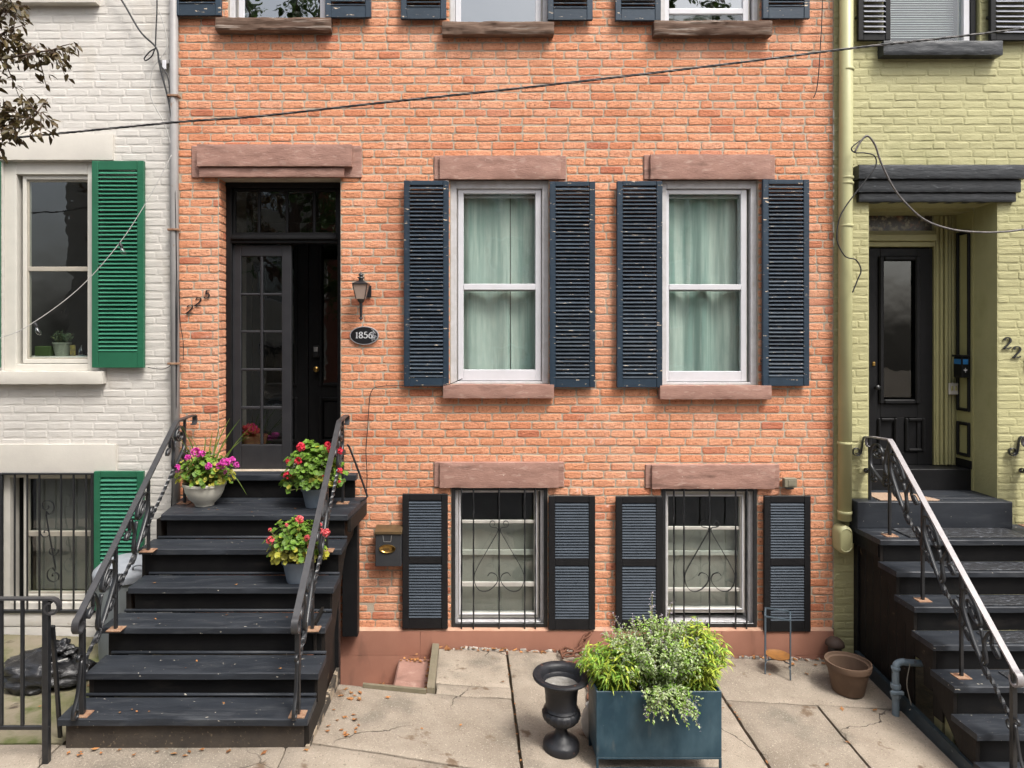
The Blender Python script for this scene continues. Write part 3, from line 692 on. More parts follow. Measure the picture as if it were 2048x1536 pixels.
vb.v = [(x, y, z+(.2 if z > EYE else 0)) for x, y, z in vb.v]
vb.build('vestibule', M('vestibule_paint', (.34, .31, .27), None, 3, .7), H1)
for p_, q_ in ((dx0-.06, cxm-.562), (cxm+.562, dx1+.06)):
    if q_ > p_+.01: bx('door_jamb', m_black, H1, p_, q_, YI-.02, YI+.05, zb, zi1+.5, c=.003)
bx('overdoor_panel', m_black, H1, cxm-.62, cxm+.62, YI+.0, YI+.05, zi1+.002, zi1+.5, c=.003)
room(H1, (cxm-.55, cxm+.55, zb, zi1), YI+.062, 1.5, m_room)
bx('threshold', m_silver, H1, dx0+.0535, dx1-.0535, YD-.05, YD+.095, zb-.012, zb+.006, c=.004)
bx('door_sill', m_black, H1, r_door[0]+.004, r_door[1]-.004, .02, YI+.06, zb-.10, zb-.0125, c=.004)
# ================================================================== the white house on the left
H0 = thing('white_row_house', 'white painted brick row house with bright green shutters', 'house', (wx(60), 0, gz(-4, 0)))
w0 = rect(4, 195, 322, 742); b0 = rect(3, 196, 945, 1222); u0 = rect(3, 196, -400, -14)
XL, XR = wx(-560), wx(353.8)
l0 = [(-28, 228, 270, 321), (-34, 234, 888, 945)]; s0 = [(-14, 213, 742, 767), (-14, 200, -14, 12)]
ex0 = [w0, b0, u0]+[rect(a, b, c, d) for a, b, c, d in l0+s0]
wall0 = wall_sheet(XL, XR, wz(1250), TOP-.2, .0026, [w0, b0, u0], .16).build('wall', m_white, H0)
sh0 = [(191, 294, 325, 735), (195, 293, 940, 1216), (-94, 7, 325, 735)]
lay_bricks(wall0, layout(XL, XR, wz(1250), TOP-.2, .0715, .205, ex0, 23, .010, .003, soft=set(ex0[3:])), m_white, 300, [rect(a, b, c, d) for a, b, c, d in sh0]+[rect(300, 353, 840, 1260)], .02, .0018, .0007, (wx(0), wx(350), wz(1215), wz(0)), jit=.0006)
bx('roof', m_asph, H0, XL, XR, .21, 9, TOP-.25, TOP-.1, c=0); bx('cornice', m_wtrim, H0, XL, XR, -.3, .209, TOP-.199, TOP+.1, c=.02)
rough_block(XL, wx(351), -.03, .1, wz(1320), wz(1251), .004, 60, 4, 3.3).build('plinth', m_white, H0, smooth='auto')
rough_block(XL, wx(351), -.035, .1, wz(1249), wz(1223), .003, 60, 3, 6.3).build('plinth_course', m_white, H0, smooth='auto')
for i, (a, b, c, d) in enumerate(l0): rough_block(wx(a), wx(b), -.028, .1, wz(d), wz(c), .0015, 24, 4, 70+i).build('lintel', m_wtrim, H0, smooth='auto')
for i, (a, b, c, d) in enumerate(s0): rough_block(wx(a), wx(b), -.075, .1, wz(d), wz(c), .0012, 24, 4, 80+i).build('sill', m_wtrim, H0, smooth='auto')
m_creamw = M('cream_window_paint', (.60, .575, .52), (.55, .53, .48), 8, .5)
m_tanfr = M('tan_storm_frame', (.40, .365, .30), (.35, .32, .27), 10, .5)
w = MB().ring(w0[0], w0[1], w0[2], w0[3], .03, .16, .105, .11, .06).build('window', m_creamw, H0)
a, b, c, d = w0[0]+.105, w0[1]-.03, w0[2]+.06, w0[3]-.11
MB().ring(wx(37), wx(191), wz(727), wz(347), .055, .10, .032, .04, .035).build('sash', m_creamw, w)
MB().ring(wx(44.5), wx(184), wz(719), wz(356.5), .070, .11, .014, .014, .014).build('storm_frame', m_tanfr, w)
bx('meeting_rail', m_tanfr, w, wx(47), wx(182), .065, .105, wz(541), wz(532))
pane(w, m_glass, 47, 182, 359, 533, .082); pane(w, m_glass, 47, 182, 540, 716, .078)
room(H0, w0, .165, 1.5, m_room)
w = MB().ring(b0[0], b0[1], b0[2], b0[3], .03, .16, .055, .05, .06).build('window', m_creamw, H0)
MB().ring(wx(38), wx(192), wz(1205), wz(952), .06, .10, .022, .03, .05).build('sash', m_creamw, w)
MB().ring(wx(43), wx(188), wz(1194), wz(958), .072, .11, .014, .014, .02).build('storm_frame', m_tanfr, w)
bx('meeting_rail', m_tanfr, w, wx(46), wx(185), .066, .106, wz(1077), wz(1067))
pane(w, m_glass, 46, 185, 960, 1068, .085); pane(w, m_glass, 46, 185, 1076, 1191, .08)
bx('blind', m_roomg, w, wx(44), wx(186), .2, .206, wz(1195), wz(958), c=0)
room(H0, b0, .165, 1.2, m_room)
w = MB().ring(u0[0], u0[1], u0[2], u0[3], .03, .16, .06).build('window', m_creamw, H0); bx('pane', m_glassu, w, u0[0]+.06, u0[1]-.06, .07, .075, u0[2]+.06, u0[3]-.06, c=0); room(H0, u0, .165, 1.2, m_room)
shutter(H0, *sh0[0], m_gshut, m_gslat, 13, 18, 33, 8.2, th=.036, angle=40)
shutter(H0, *sh0[1], m_gshut, m_gslat, 13, 12, 30, 8.2, th=.036, angle=40)
shutter(H0, *sh0[2], m_gshut, m_gslat, 13, 18, 33, 8.2, th=.036, angle=40)
g = thing('window_grille', 'black iron grille with an S scroll across the white house basement window', 'window grille', (wx(100), -.04, wz(1222)))
MB().ring(wx(4), wx(194), wz(1222), wz(944), -.05, -.02, .03, .016, .026).build('grille_frame', m_iron, g)
for p in (35, 60, 84, 127, 152, 177): MB().tube([(wx(p), -.036, wz(946)), (wx(p), -.036, wz(1216))], .0085, 4).build('bar', m_iron, g)
sp = [(wx(107)+x, wz(1010)+z_) for x, z_ in spiral(-.03, 0, .012, .075, R(30), -1.35, 26)]
sp2 = [(wx(108)+x, wz(1148)+z_) for x, z_ in spiral(.03, 0, .012, .075, R(210), -1.35, 26)]
mb = MB(); mb.ribbon(smoothpath([(x, -.046, z_) for x, z_ in sp]+[(x, -.046, z_) for x, z_ in sp2[::-1]], 2), (0, 1, 0), .014, .005)
for (p, q, s) in ((98, 1062, 1), (112, 1098, -1)): mb.ribbon([(wx(p)+s*x, -.046, wz(q)+z_) for x, z_ in spiral(0, 0, .010, .05, R(200), -1.1)], (0, 1, 0), .012, .005)
mb.build('scrollwork', m_iron, g)
# things on the sill behind the glass of the white house
m_potw = M('cream_pot', (.24, .26, .20), None, 6, .5); m_leafd = M('herb_leaf', (.05, .09, .04), (.08, .12, .06), 20, .6, var=.3)
pc = W(124, 712, 6.27)
MB().lathe([(.001, 0), (.055, 0), (.075, .11), (.08, .112), (.08, .125), (.066, .125), (.06, .10), (.001, .10)], pc, 20).build('herb_pot', m_potw, None, 'auto')
tag(bpy.data.objects['herb_pot'], 'pale pot of herbs on the sill inside the white house window', 'pot')
# ================================================================== the olive house on the right
H2 = thing('olive_row_house', 'olive green painted brick row house with black trimmed doorway', 'house', (wx(1990), 0, gz(4.5, 0)))
d2 = rect(1738, 1995, 405, 1015); u2 = rect(1773, 1960, -330, 89)
hood = [(1705, 2037, 335, 362, .105), (1709, 2030, 362.7, 387, .07), (1713, 2025, 387.7, 405, .045)]
GL, GR = wx(1668.2), wx(2560)
b2 = rect(2150, 2340, 405, 860)
ex2 = [d2, u2, b2, rect(1755, 1990, 88, 118), rect(1708, 2035, 336, 405)]
wall2 = wall_sheet(GL, GR, wz(1340), TOP-.1, .0030, [d2, u2, b2], .28).build('wall', m_green, H2)
sh2 = [(1709, 1773, -330, 86), (1971, 2060, -330, 86)]
lay_bricks(wall2, layout(GL, GR, wz(1340), TOP-.1, .0715, .205, ex2, 31, .010, .003, soft=set(ex2[3:])), m_green, 300, [rect(a, b, c, d) for a, b, c, d in sh2]+[rect(1676, 1712, -50, 1110), rect(1700, 2060, 870, 1400)], .02, .0021, .0009, (wx(1668), wx(2048), wz(1330), wz(0)), jit=.0008)
bx('roof', m_asph, H2, GL, GR, .31, 9, TOP-.15, TOP, c=0); bx('cornice', m_blackstone, H2, GL, GR, -.3, .309, TOP-.099, TOP+.2, c=.02)
hd = None
for i, (a, b, c, d, p) in enumerate(hood):
    o = rough_block(wx(a), wx(b), -p, .05, wz(d), wz(c), .0022, 50, 5, 90+i*4, .005).build('door_hood' if i == 0 else 'hood_band', m_blackstone, H2 if i == 0 else hd, smooth='auto')
    hd = hd or o
rough_block(wx(1755), wx(1990), -.095, .08, wz(118), wz(90), .004, 44, 6, 99, .006).build('sill', m_blackstone, H2, smooth='auto')
w = MB().ring(u2[0], u2[1], u2[2], u2[3], .05, .2, .012).build('window', m_black, H2)
MB().ring(wx(1775.5), wx(1946), wz(88), u2[3]-.013, .04, .1, 12*WD/F, .05, .02).build('sash', m_vinyl, w)
bx('side_trim', m_black, w, wx(1946.5), wx(1957), .03, .12, u2[2]+.013, u2[3]-.014)
bx('pane', m_glass, w, wx(1788)-.001, wx(1934)+.001, .07, .074, wz(84), u2[3]-.06, c=0)
room(H2, u2, .205, 1.4, m_room)
bl = thing('venetian_blind', 'white venetian blind half lowered inside the olive house upper window', 'blind', (wx(1860), .15, wz(60)))
m_blind = M('blind_slat', (.50, .50, .48), None, 6, .5, var=.04)
sm = MB().box(wx(1792)-wx(1861), wx(1930)-wx(1861), -.011, .011, -.0012, .0012, .0005); me = bpy.data.meshes.new('slat'); me.from_pydata(sm.v, [], sm.f); me.materials.append(m_blind); me.update()
for i in range(40): link('slat', me, (wx(1861), .15, wz(60)+.021*i), bl, rot=(R(38), 0, 0))
bx('head_rail', m_blind, bl, wx(1790), wx(1932), .135, .165, wz(60)+.84, wz(60)+.88)
for q in sh2: shutter(H2, *q, m_black, M('grey_slat_'+str(q[0]), (.33, .34, .38), (.26, .27, .31), 10, .4, var=.08), 10.5, 14, 14, 10.3, angle=42)
# ---- doorway
YB = .5; DB = WD+YB; P = lambda p: wx(p, DB); Q = lambda p: wz(p, DB)
fl = EYE-1.455; fi = EYE-1.262; x0, x1 = d2[0], d2[1]
bx('vestibule_floor', m_tread, H2, x0+.003, x1-.003, -.0, .297, fl-.08, fl, c=.003)
bx('door_step', m_black, H2, x0+.003, x1-.003, .30, YB+.2, fl-.05, fi, c=.006)
bx('soffit', m_gtrim, H2, x0+.001, x1-.001, .283, YB+.1, wz(405)-.03, wz(405)+.05, c=0)
lf = MB(); lx0, lx1 = P(1700), P(1865); z1 = Q(497); s = .125
lf.box(lx0, P(1767)-.03, YB, YB+.05, fi+.003, z1); lf.box(P(1828)+.03, lx1, YB, YB+.05, fi+.003, z1)
for (a, b) in ((fi+.003, Q(905)), (Q(835), Q(800)), (Q(517), z1)): lf.box(P(1767)-.0299, P(1828)+.0299, YB+.0005, YB+.0495, a, b)
lf = lf.build('front_door', m_black, H2)
MB().ring(P(1767)-.05, P(1828)+.05, Q(808), Q(512), YB-.025, YB-.0005, .045, c=.014).build('moulding', m_black, lf)
bx('pane', m_glassd, lf, P(1766), P(1829), YB+.02, YB+.024, Q(795), Q(522), c=0)
bx('mid_stile', m_black, lf, P(1794), P(1809), YB+.0005, YB+.0495, Q(905), Q(835))
for (a, b) in ((1754, 1794), (1809, 1849)):
    MB().ring(P(a), P(b), Q(903), Q(836), YB-.02, YB-.0006, .03, c=.01).build('moulding', m_black, lf)
    bx('panel', m_black, lf, P(a)+.005, P(b)-.005, YB+.012, YB+.03, Q(905), Q(834))
kc2 = W(1754, 775, DB-.03); MB().lathe([(.001, 0), (.022, .004), (.026, .018), (.018, .03), (.01, .034), (.01, .06)], (0, 0, 0), 18).build('door_knob', m_iron, lf, True, bend=lambda v: np.stack([v[:, 0]+kc2.x, v[:, 2]+kc2.y-.03, v[:, 1]+kc2.z], 1))
lc = W(1747, 728, DB); bx('lock', m_brass, lf, lc.x-.014, lc.x+.014, YB-.012, YB-.0005, lc.z-.02, lc.z+.02, c=.006)
room(H2, (lx0, lx1, fi, z1), YB+.055, 1.2, m_room)
# door head, patterned transom and fluted pilaster
tr = MB()
tr.box(x0+.002, P(1866)+.0, YB-.03, YB+.06, Q(494), Q(484), .004); tr.box(x0+.002, P(1866), YB-.06, YB+.06, Q(483.5), Q(470), .006); tr.box(x0+.002, P(1866), YB-.02, YB+.06, Q(469.5), Q(462), .003)
tr.box(x0+.002, P(1866), YB-.02, YB+.06, Q(424), wz(405), .004)
tr = tr.build('transom', m_gtrim, H2)
m_stain = M('stained_glass', (.05, .04, .03), (.40, .36, .24), 14, .25, contrast=(.5, .62), specks=(((.22, .10, .05), 9, .58, .68, None), ((.10, .16, .15), 11, .6, .68, None)))
bx('patterned_pane', m_stain, tr, x0+.03, P(1866)-.01, YB+.0, YB+.01, Q(461.5), Q(424.5), c=0)
pl = MB(); pa, pb = P(1867), x1-.012
pl.box(pa, pb+.03, YB-.01, YB+.06, fi+.001, wz(405)-.015, .002)
for i in range(5):
    a = pa+.012+i*(pb-pa-.02)/5; pl.box(a, a+(pb-pa)/5*.62, YB-.045+.012*abs(i-2), YB-.0105, fi+.002, wz(405)-.035, .01)
pl.build('pilaster', m_gtrim, H2)
pw = bx('panelled_reveal', m_gtrim, H2, x1-.011, x1+.04, .2805, YB-.011, fl+.001, wz(405)-.012, c=.0)
for (za, zb_) in ((fl+.30, fl+.62), (fl+.72, fl+2.4)):
    y0_, y1_, xf = .30, YB-.03, x1-.0115; mo = MB()
    mo.box(xf-.022, xf, y0_, y0_+.03, za, zb_, .008); mo.box(xf-.022, xf, y1_-.03, y1_, za, zb_, .008)
    mo.box(xf-.022, xf, y0_+.0302, y1_-.0302, za, za+.03, .008); mo.box(xf-.022, xf, y0_+.0302, y1_-.0302, zb_-.03, zb_, .008)
    mo.build('moulding', m_black, pw)
bx('skirting', m_black, pw, x1-.022, x1-.0112, .284, YB-.012, fi+.001, fl+.27, c=.004)
db = thing('doorbell', 'small beige double doorbell on the fluted pilaster of the olive house', 'doorbell', W(1898, 790, DB-.06))
bx('plate', m_alum, db, P(1889), P(1907), YB-.065, YB-.0455, Q(788), Q(765), c=.004)
for p in (1894, 1902): bx('button', m_gtrim, db, P(p)-.009, P(p)+.009, YB-.073, YB-.0655, Q(780), Q(771), c=.004)
mbx = thing('mailbox', 'black wall mailbox with blue label in the olive house doorway', 'mailbox', (x1-.06, .37, EYE-.42))
ym0, ym1 = .285, .40; bm = MB().box(x1-.105, x1-.035, ym0, ym1, wz(755, 6.35), wz(714, 6.35), .006).build('box_body', m_black, mbx)
zz0, zz1 = wz(755, 6.35), wz(714, 6.35)
MB().box(x1-.115, x1-.035, ym0-.006, ym1+.006, zz1+.0005, zz1+.02, .004).build('lid', m_black, mbx)
m_blue = M('blue_label', (.02, .16, .42), None, 30, .4)
bx('label_window', m_blue, bm, x1-.108, x1-.1052, ym0+.015, ym1-.012, zz1-.065, zz1-.018, c=.001)
bx('label_window', m_blue, bm, x1-.098, x1-.05, ym0-.003, ym0-.0002, zz1-.065, zz1-.018, c=.001)
fx_ = x1-.074; fz_ = zz0+.07; fl_ = MB()     # small fleur-de-lis mark on the front face
fl_.box(fx_-.003, fx_+.003, ym0-.002, ym0-.0002, fz_-.02, fz_+.022, .0005); fl_.box(fx_-.012, fx_+.012, ym0-.0025, ym0-.0021, fz_-.005, fz_-.001, 0)
for s in (-1, 1): fl_.ribbon([(fx_+s*x, ym0-.0012, fz_+z_) for x, z_ in ((.003, -.004), (.008, .008), (.013, .007), (.013, 0))], (0, 1, 0), .0018, .004)
fl_.build('emblem', m_vinyl, bm)
# other window of that house, outside the picture
w = MB().ring(*b2, .03, .16, .05).build('window', m_vinyl, H2); bx('pane', m_glass, w, b2[0]+.05, b2[1]-.05, .07, .075, b2[2]+.05, b2[3]-.05, c=0); room(H2, b2, .285, 1.2, m_room)
# ================================================================== front stoop of the brick house
ST = thing('front_stoop', 'black painted wooden stoop of the brick house with three flower pots', 'stoop', (-1.7, -1.2, gz(-1.7, -1.8)))
TD = [5.35, 5.11, 4.87, 4.63, 4.39, 4.15]; TZ = [EYE-v for v in (1.430, 1.621, 1.820, 2.001, 2.190, 2.350)]
TL = [-2.403, -2.463, -2.422, -2.483, -2.454, -2.493]; TR = [-.941, -.943, -.956, -.967, -.958, -.973]
def plank(name, mat, par, x0l, x0r, x1l, x1r, y0, y1, z0, z1, seed, n=24, c=.006):
    """board with a worn, slightly wavy front edge; narrower or wider at the back"""
    mb = MB(); rows = [(0, z0), (0, z1-c), (1, z1), (.5, z1), (2, z1), (2, z0)]
    for i in range(n+1):
        a = i/n
        for (q, z) in rows:
            y = y0 if q == 0 else (y0+c if q == 1 else (y1 if q == 2 else (y0+y1)/2))
            t = (y-y0)/(y1-y0); xl = x0l+(x1l-x0l)*t; xr = x0r+(x1r-x0r)*t; x = xl+(xr-xl)*a
            w_ = .003*fb(x*5, seed, q) + .0035*fb(x*16, seed+4, q) if q in (0, 1) else 0
            mb.v.append((x, y+w_, z+.0018*fb(x*4, seed+7, y*8)+(.0018*fb(x*22, seed, 2) if q == 1 else 0)))
    m = len(rows); order = [0, 1, 2, 3, 4, 5]
    for i in range(n):
        for k in range(m): mb.f.append((i*m+order[k], (i+1)*m+order[k], (i+1)*m+order[(k+1) % m], i*m+order[(k+1) % m]))
    mb.f += [tuple(order), tuple(n*m+k for k in reversed(order))]
    return mb.build(name, mat, par, smooth='auto')
NOS = .035; TH = .042
for k in range(6):
    D = TD[k]; y0 = D-WD; z = TZ[k]
    yb = (TD[k-1]-WD+NOS-.001) if k else -.062
    if k: plank('tread', m_tread, ST, TL[k], TR[k], TL[k], TR[k], y0, yb-.03, z-TH, z, k*3.1)
    else:
        for j in range(3):    # landing boards
            a, b = y0+j*(yb-y0)/3, y0+(j+1)*(yb-y0)/3-.004; f0, f1 = j/3, (j+1)/3
            plank('landing_board', m_tread, ST, TL[0]-.07*f0, TR[0]+.065*f0, TL[0]-.07*f1, TR[0]+.065*f1, a, b, z-TH, z, 30+j)
    if k: MB().tube([(TL[k]+.03, yb-.014, z+.010), (TR[k]-.004, yb-.014, z+.010)], .0115, 8).build('cove_strip', m_tread, ST, True)
    zl = (TZ[k+1]) if k < 5 else gz(-1.7, y0)+.0
    bx('riser', m_riser if k < 5 else m_dirtr, ST, TL[k]+.03, TR[k]-.03, y0+NOS, y0+NOS+.03, zl-(.0 if k < 5 else .08), z-TH-.001, c=.002)
# stringers on both sides and the sloping base boards
def stringer(x0, x1, mat, nm='stringer'):
    mb = MB(); prof = []
    for k in range(5, -1, -1):
        y = TD[k]-WD+NOS+.004; prof += [(y, (TZ[k+1] if k < 5 else gz(-1.7, y)-.05)-.046), (y, TZ[k]-TH-.002)]
    prof[0] = (prof[0][0], gz(x0, -1.8)-.05)
    prof += [(-.065, TZ[0]-TH-.002), (-.065, TZ[0]-.28), (-.5, TZ[0]-.30), (-.62, TZ[0]-.36), (-1.45, gz(x0, -1.4)-.05)]
    n = len(prof); mb.v = [(x0, y, z) for y, z in prof]+[(x1, y, z) for y, z in prof]
    mb.f = [tuple(range(n)), tuple(range(2*n-1, n-1, -1))]+[(i, i+n, (i+1) % n+n, (i+1) % n) for i in range(n)]
    return mb.build(nm, mat, ST)
stringer(-1.005, -.972, m_skirt); stringer(-2.455, -2.42, m_skirt)
sk = MB(); sk.hexa([(-.99, -1.83, gz(-1, -1.83)-.05), (-.965, -1.83, gz(-1, -1.83)-.05), (-.965, -.86, gz(-1, -.9)-.05), (-.99, -.86, gz(-1, -.9)-.05),
                    (-.99, -1.83, gz(-1, -1.83)+.02), (-.965, -1.83, gz(-1, -1.83)+.02), (-.965, -.86, gz(-1, -.9)+.11), (-.99, -.86, gz(-1, -.9)+.11)])
sk.build('base_board', M('worn_base_board', (.045, .038, .03), (.32, .26, .19), 9, .85, bump=.002, bscale=50, contrast=(.5, .56), specks=(((.08, .06, .03), 30, .6, .7, None),)), ST)
# side lining, set back, and the support posts against the wall
bx('side_lining', m_skirt, ST, -1.05, -1.03, -1.35, -.63, gz(-1, -.9)-.3, TZ[2]-.15, c=.002)
bx('support_post', m_black, ST, wx(691), wx(721), -.16, -.05, wz(1268, 5.9), TZ[0]-TH-.003, c=.005)
bx('support_post', m_black, ST, -1.08, -1.0, -.70, -.62, gz(-1, -.66)-.5, TZ[0]-.33, c=.005)
bx('support_post', m_black, ST, -2.46, -2.37, -.16, -.05, gz(-2.4, -.1)-.05, TZ[0]-TH-.003, c=.005)
plank('joist', m_skirt, ST, -.95, -.925, -.90, -.875, TD[0]-WD+.06, -.07, TZ[0]-TH-.11, TZ[0]-TH-.002, 7)
# threshold step in front of the door
plank('threshold_step', m_tread, ST, -2.30, -.955, -2.30, -.955, -.135, -.052, EYE-1.221-.05, EYE-1.221, 77)
bx('threshold_step', m_tread, ST, -2.185, -1.12, -.0515, .018, EYE-1.271, EYE-1.2225, c=.003)
bx('threshold_riser', m_riser, ST, -2.27, -.975, -.095, -.06, TZ[0]+.0005, EYE-1.272, c=.003)
# ================================================================== iron railings
def railing(name_label, X, wall_y, zwall, bend, end, posts, drop, zoff, newel_brace=True, grp='scrolled iron railings of the stoops', sky_sheen=False):
    """handrail in the plane X, from the wall to a bend and down to a curl; posts = [(y, z foot)]"""
    t = thing('stair_railing', name_label, 'railing', (X, end[0], posts[-1][1]), grp)
    by, bz = bend; ey, ez = end; sl = (bz-ez)/(by-ey)
    zr = lambda y: bz+(y-by)*sl if y < by else bz+(zwall-bz)*(y-by)/(wall_y-by)
    # handrail
    pts = [(X, wall_y-.0+y_, zwall+z_) for y_, z_ in [(-.045+.03*math.cos(a), -.045+.04*math.sin(a)) for a in [R(-120+i*26) for i in range(9)]]]
    pts += [(X, wall_y-.09, zr(wall_y-.09)), (X, by+.05, zr(by+.05)), (X, by+.012, bz+.002), (X, by-.02, zr(by-.02))]
    pts += [(X, ey+.02, zr(ey+.02)), (X, ey, ez)]
    r_ = .045; a0 = math.atan2(sl, 1)
    pts += [(X, ey-.0+.035*(-math.sin(a))*1.0, ez-.045+.045*math.cos(a)) for a in [R(20+i*24) for i in range(12)]]
    MB().ribbon(pts, (1, 0, 0), .042, .012).build('handrail', m_railp if sky_sheen else m_ironr, t, 'auto')
    # posts on rusty plates
    for i, (y, zf) in enumerate(posts):
        last = i == len(posts)-1; s = .015 if last else .0105
        bx('post', m_iron, t, X-s, X+s, y-s, y+s, zf+.006, zr(y)-.006, c=.002)
        pm = MB().box(X-.05, X+.05, y-.042, y+.042, zf-.001, zf+.006, .001)
        pm.v = [(x+.006*fb(x*30, yy*30, i), yy+.006*fb(yy*30, x*30, i+5), z_) for x, yy, z_ in pm.v]; pm.build('base_plate', m_rust, t)
        if last and newel_brace:
            mb = MB(); mb.ribbon(smoothpath([(X, y-.015, zf+.34), (X, y-.05, zf+.16), (X, y-.10, zf+.06), (X, y-.095, zf+.018), (X, y-.06, zf+.02), (X, y-.05, zf+.05), (X, y-.065, zf+.062)], 5), (1, 0, 0), .022, .006)
            mb.ribbon([(X, y-.03+.02*math.cos(a), zf+.36+.02*math.sin(a)) for a in [R(-60+i*30) for i in range(11)]], (1, 0, 0), .02, .005); mb.build('foot_scroll', m_iron, t, True)
    # twisted lower bar
    ya, yb_ = posts[-1][0]+.005, min(posts[0][0], by+.05)
    n = 150; MB().tube([(X, yb_+(ya-yb_)*i/n, zr(min(yb_+(ya-yb_)*i/n, by))-drop) for i in range(n+1)], .0135, 4, twist=.33).build('twisted_bar', m_iron, t)
    mb = MB(); mb.ribbon([(X, ya+.02+.026*math.cos(a), zr(ya)-drop-.03+.03*math.sin(a)) for a in [R(60-i*28) for i in range(12)]], (1, 0, 0), .02, .005); mb.build('end_curl', m_iron, t, True)
    # scroll groups on the street side of every post but the newel
    for i, (y, zf) in enumerate(posts[:-1]):
        q = lambda u, v: (X, y-u, zr(y-u)-v)
        mb = MB(); k = drop/.36
        def rib(p, w=.020): mb.ribbon(smoothpath([q(u*1.42, v*k) for u, v in p], 4), (1, 0, 0), w*1.35, .0075)
        sp = [(u, v) for u, v in spiral(.075, .125, .014, .052, R(20), 1.45, 20)]
        rib([(.165, .385), (.13, .36), (.06, .30), (.012, .235), (.010, .15), (.024, .085), (.06, .055), (.105, .07), (.128, .11)]+[(.075+(u-.075), v) for u, v in spiral(.078, .13, .048, .014, R(0), 1.5, 20)])
        rib([(.15, .36), (.165, .30), (.155, .24), (.15, .20), (.165, .13), (.185, .06), (.20, .03)]+[], .018)
        rib([(.128, .15), (.15, .22), (.15, .30), (.14, .355)]+spiral(.165, .372, .026, .009, R(180), -1.3, 14), .018)
        rib([(.195, .045), (.20, .10)]+spiral(.222, .115, .026, .009, R(180), -1.35, 14), .018)
        rib([(.01, .24), (.03, .31)]+spiral(.045, .36, .026, .009, R(200), -1.35, 14), .018)
        rib(spiral(-.03, .30, .024, .009, R(0), 1.3, 14), .018)
        mb.build('scrollwork', m_iron, t, True)
    return t
pos1 = [(-.28, TZ[0]), (-.93, TZ[1]), (-1.40, TZ[3]), (-1.80, TZ[5])]
bend1, end1 = (-.45, EYE-.724), (-1.846, EYE-1.738)
railing('black scrolled iron railing beside the two red geraniums', -1.045, -.05, EYE-.71, bend1, end1, pos1, .35, 0)
railing('black scrolled iron railing on the trash bin side of the stoop', -2.37, -.05, EYE-.71, bend1, end1, pos1, .35, 0)
br = MB().tube(smoothpath([(-1.0, -.32, EYE-.93), (-.97, -.3, EYE-1.0), (-.86, -.25, EYE-1.33), (-.85, -.25, EYE-1.39), (-.90, -.26, EYE-1.42)], 6), .009, 6).build('railing_brace', m_iron, None, True)
tag(br, 'bent black iron brace between the right railing and the landing edge', 'brace')
# ================================================================== stoop of the olive house
SG = thing('olive_stoop', 'black wooden stoop with rubber tread mats before the olive house', 'stoop', (4.1, -1.0, gz(4.1, -1.2)))
GD = [5.53, 5.32, 5.11, 4.90, 4.69, 4.48, 4.27]; GZ = [EYE-v for v in (1.682, 1.866, 2.056, 2.245, 2.435, 2.64, 2.84)]
g0, g1_ = 3.346, 4.98
for k in range(7):
    y0 = GD[k]-WD; z = GZ[k]; yb = (GD[k-1]-WD+NOS-.001) if k else -.012
    if k: plank('tread', m_tread, SG, g0, g1_, g0, g1_, y0, yb, z-TH, z, 100+k*3.1)
    else:
        for j in range(4): plank('landing_board', m_tread, SG, g0, g1_, g0, g1_, y0+j*(yb-y0)/4, y0+(j+1)*(yb-y0)/4-.004, z-TH, z, 130+j)
    zl = GZ[k+1] if k < 6 else gz(4.1, y0)-.08
    bx('riser', m_riser, SG, g0+.045, g1_-.03, y0+NOS, y0+NOS+.028, zl, z-TH-.001, c=.002)
mb = MB(); prof = []
for k in range(6, -1, -1):
    y = GD[k]-WD+NOS+.002; prof += [(y, (GZ[k+1] if k < 6 else EYE-3.15)-.044), (y, GZ[k]-TH-.002)]
for x0_, x1_ in ((g0+.02, g0+.055), (g1_-.05, g1_-.02)):
    pr = prof+[(-.30, GZ[0]-TH-.002), (-.30, GZ[0]-.16), (-.52, GZ[0]-.30), (-1.60, EYE-3.15)]; n = len(pr); mb = MB()
    mb.v = [(x0_, y, z) for y, z in pr]+[(x1_, y, z) for y, z in pr]; mb.f = [tuple(range(n)), tuple(range(2*n-1, n-1, -1))]+[(i, i+n, (i+1) % n+n, (i+1) % n) for i in range(n)]
    mb.build('stringer', m_skirt, SG)
plank('joist', m_black, SG, g0+.012, g0+.045, g0+.012, g0+.045, GD[0]-WD+.05, -.015, GZ[0]-TH-.11, GZ[0]-TH-.003, 5, n=2)
# vertical boards closing the side, a gap low at the front, and the painted kerb board
yb_ = [-.055-.105*i for i in range(10)]
for i, y in enumerate(yb_):
    zt = min(GZ[0]-.15, GZ[0]-.16-max(0, (-y-.30))*.97)
    bt = gz(3.4, y)-.02 if i < 7 else gz(3.4, y)+.45-.16*(i-7)
    if zt-bt > .08: bx('side_board', m_skirt, SG, g0+.062, g0+.080, y-.101, y, bt, zt, c=.004)
bx('corner_board', m_black, SG, g0+.04, g0+.0615, -.075, -.012, gz(3.4, 0)-.02, GZ[0]-TH-.13, c=.004)
for i, (y, h_) in enumerate(((-.98, .30), (-1.09, .26))): bx('loose_board', M('bare_board_%d' % i, (.30, .27, .15), (.20, .20, .09), 9, .85, bump=.002, bscale=30, bst=(1, 1, .2)), SG, g0+.085, g0+.10, y-.085, y, gz(3.4, y)-.02, gz(3.4, y)+h_, c=.003)
